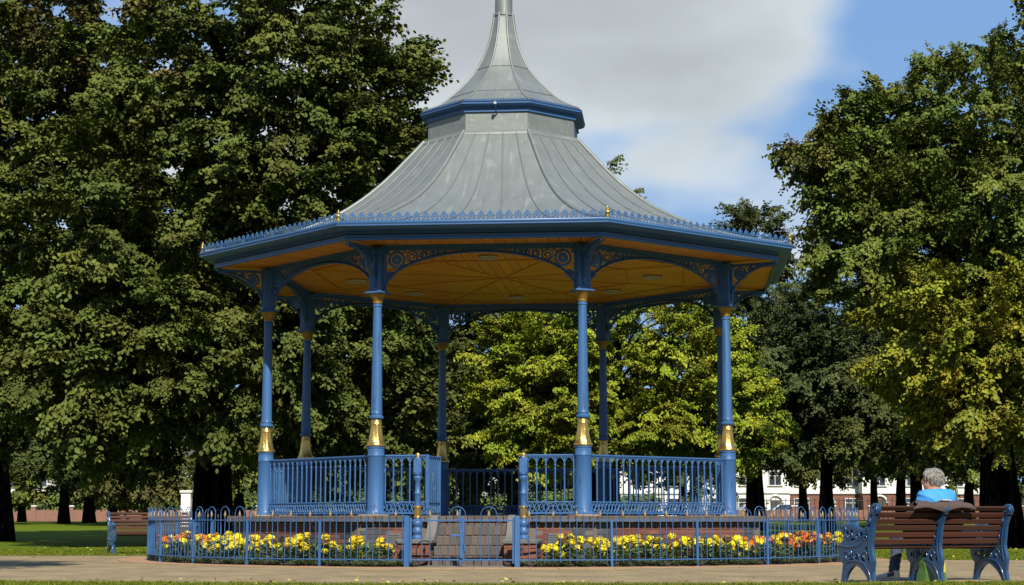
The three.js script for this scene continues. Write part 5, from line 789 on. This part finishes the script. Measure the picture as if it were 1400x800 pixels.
car(atPx(1070, 156), 156, [0.02, 0.05, 0.14], 'dark blue car parked on the street in front of the gabled house'); car(atPx(1024, 154), 154, [0.45, 0.46, 0.48], 'silver car parked beyond the fence in front of the white-rendered house');
{ // street railing bars beyond the lawn, right of the bandstand
  const t = thing('park_railing', 'dark iron railing along the street behind the right-hand trees', 'railing', [atPx(1190, 146), gh(20, -146), -146]), b = bar(V(0, 0, 0), V(0, 1.9, 0), 0.03, 5), bm = std(0.02, 0.022, 0.025, 0.6);
  for (const y of [0.3, 1.7]) mesh('rail', box(36, 0.05, 0.05, 0, y, 0), bm, t); for (let i = 0; i <= 90; i++) { const m = mesh('bar', b, bm, t); m.position.x = -18 + i * 0.4; }
}
// ---------------------------------------------------------------- ground cover: grass at the edges of the path, fallen leaves
{
  const rnd = rngOf(61), pos = [], idx = []; let k = 0; const r2 = rngOf(62);
  for (let i = 0; i < 7; i++) { const a = r2() * 6.28, h = 0.016 + 0.018 * r2(), l = 0.02 * r2() + 0.008, o = [0.025 * (r2() - 0.5), 0, 0.025 * (r2() - 0.5)], w = 0.0035; pos.push(o[0] - w * Math.cos(a), 0, o[2] + w * Math.sin(a), o[0] + w * Math.cos(a), 0, o[2] - w * Math.sin(a), o[0] + l * Math.sin(a), h, o[2] + l * Math.cos(a)); idx.push(k, k + 1, k + 2); k += 3; }
  const g = new THREE.BufferGeometry(); g.setAttribute('position', new THREE.Float32BufferAttribute(pos, 3)); g.setIndex(idx); g.computeVertexNormals();
  const spots = [];
  for (let i = 0; i < 26000; i++) { const x = -7.5 + 15 * rnd(), e = edgeNear(x); const z = e + 0.06 - 0.1 * rnd() + 1.8 * Math.pow(rnd(), 1.4); spots.push([x, z]); }
  for (let i = 0; i < 16000; i++) { const left = rnd() < 0.6, x = left ? -15 + 9 * rnd() : 5 + 11 * rnd(), z = edgeFar(x) - 0.04 + 0.1 * rnd() - 9 * Math.pow(rnd(), 1.6); spots.push([x, z]); }
  const im = new THREE.InstancedMesh(g, phys(1, 1, 1, 0.7, { specularIntensity: 0.3, side: THREE.DoubleSide }), spots.length), m4 = new THREE.Matrix4(), q = new THREE.Quaternion(), c = new THREE.Color();
  spots.forEach(([x, z], i) => { const s = 0.8 + 0.9 * rnd(); m4.compose(V(x, gh(x, z), z), q.setFromAxisAngle(V(0, 1, 0), rnd() * 6.28), V(s, s * (0.7 + 0.6 * rnd()), s)); im.setMatrixAt(i, m4); const t = 0.6 + 0.7 * rnd(), y = rnd() < 0.15 ? 1.5 : 1; im.setColorAt(i, c.setRGB(0.085 * t * y, 0.115 * t, 0.007 * t)); });
  im.name = 'grass_blades'; im.userData = { kind: 'stuff', label: 'short grass blades along the path edges' }; scene.add(im);
  // fallen leaves
  const lf = spray(40, 1, 0.10, 0.036, 0.001), n = 520, li = new THREE.InstancedMesh(lf, std(1, 1, 1, 0.8, { side: THREE.DoubleSide }), n), e = new THREE.Euler();
  for (let i = 0; i < n; i++) { const t = rnd(); let x, z; if (t < 0.35) { x = -7 + 14 * rnd(); z = -20 - 2.4 * Math.pow(rnd(), 2.2); } else if (t < 0.7) { x = -16 + 11 * rnd(); z = -34 - 22 * rnd(); } else { x = 6 + 12 * rnd(); z = -30 - 18 * rnd(); } m4.compose(V(x, gh(x, z) + 0.03, z), q.setFromEuler(e.set((rnd() - 0.5) * 0.7, rnd() * 6.28, (rnd() - 0.5) * 0.7)), V(1, 1, 1).multiplyScalar(0.35 + 0.45 * rnd())); li.setMatrixAt(i, m4); const w = rnd(); li.setColorAt(i, w < 0.4 ? c.setRGB(0.35, 0.25, 0.04) : w < 0.75 ? c.setRGB(0.22, 0.12, 0.04) : c.setRGB(0.28, 0.30, 0.06)); }
  li.name = 'fallen_leaves'; li.userData = { kind: 'stuff', label: 'fallen leaves scattered on grass and gravel' }; scene.add(li);
}
renderer.render(scene, camera);
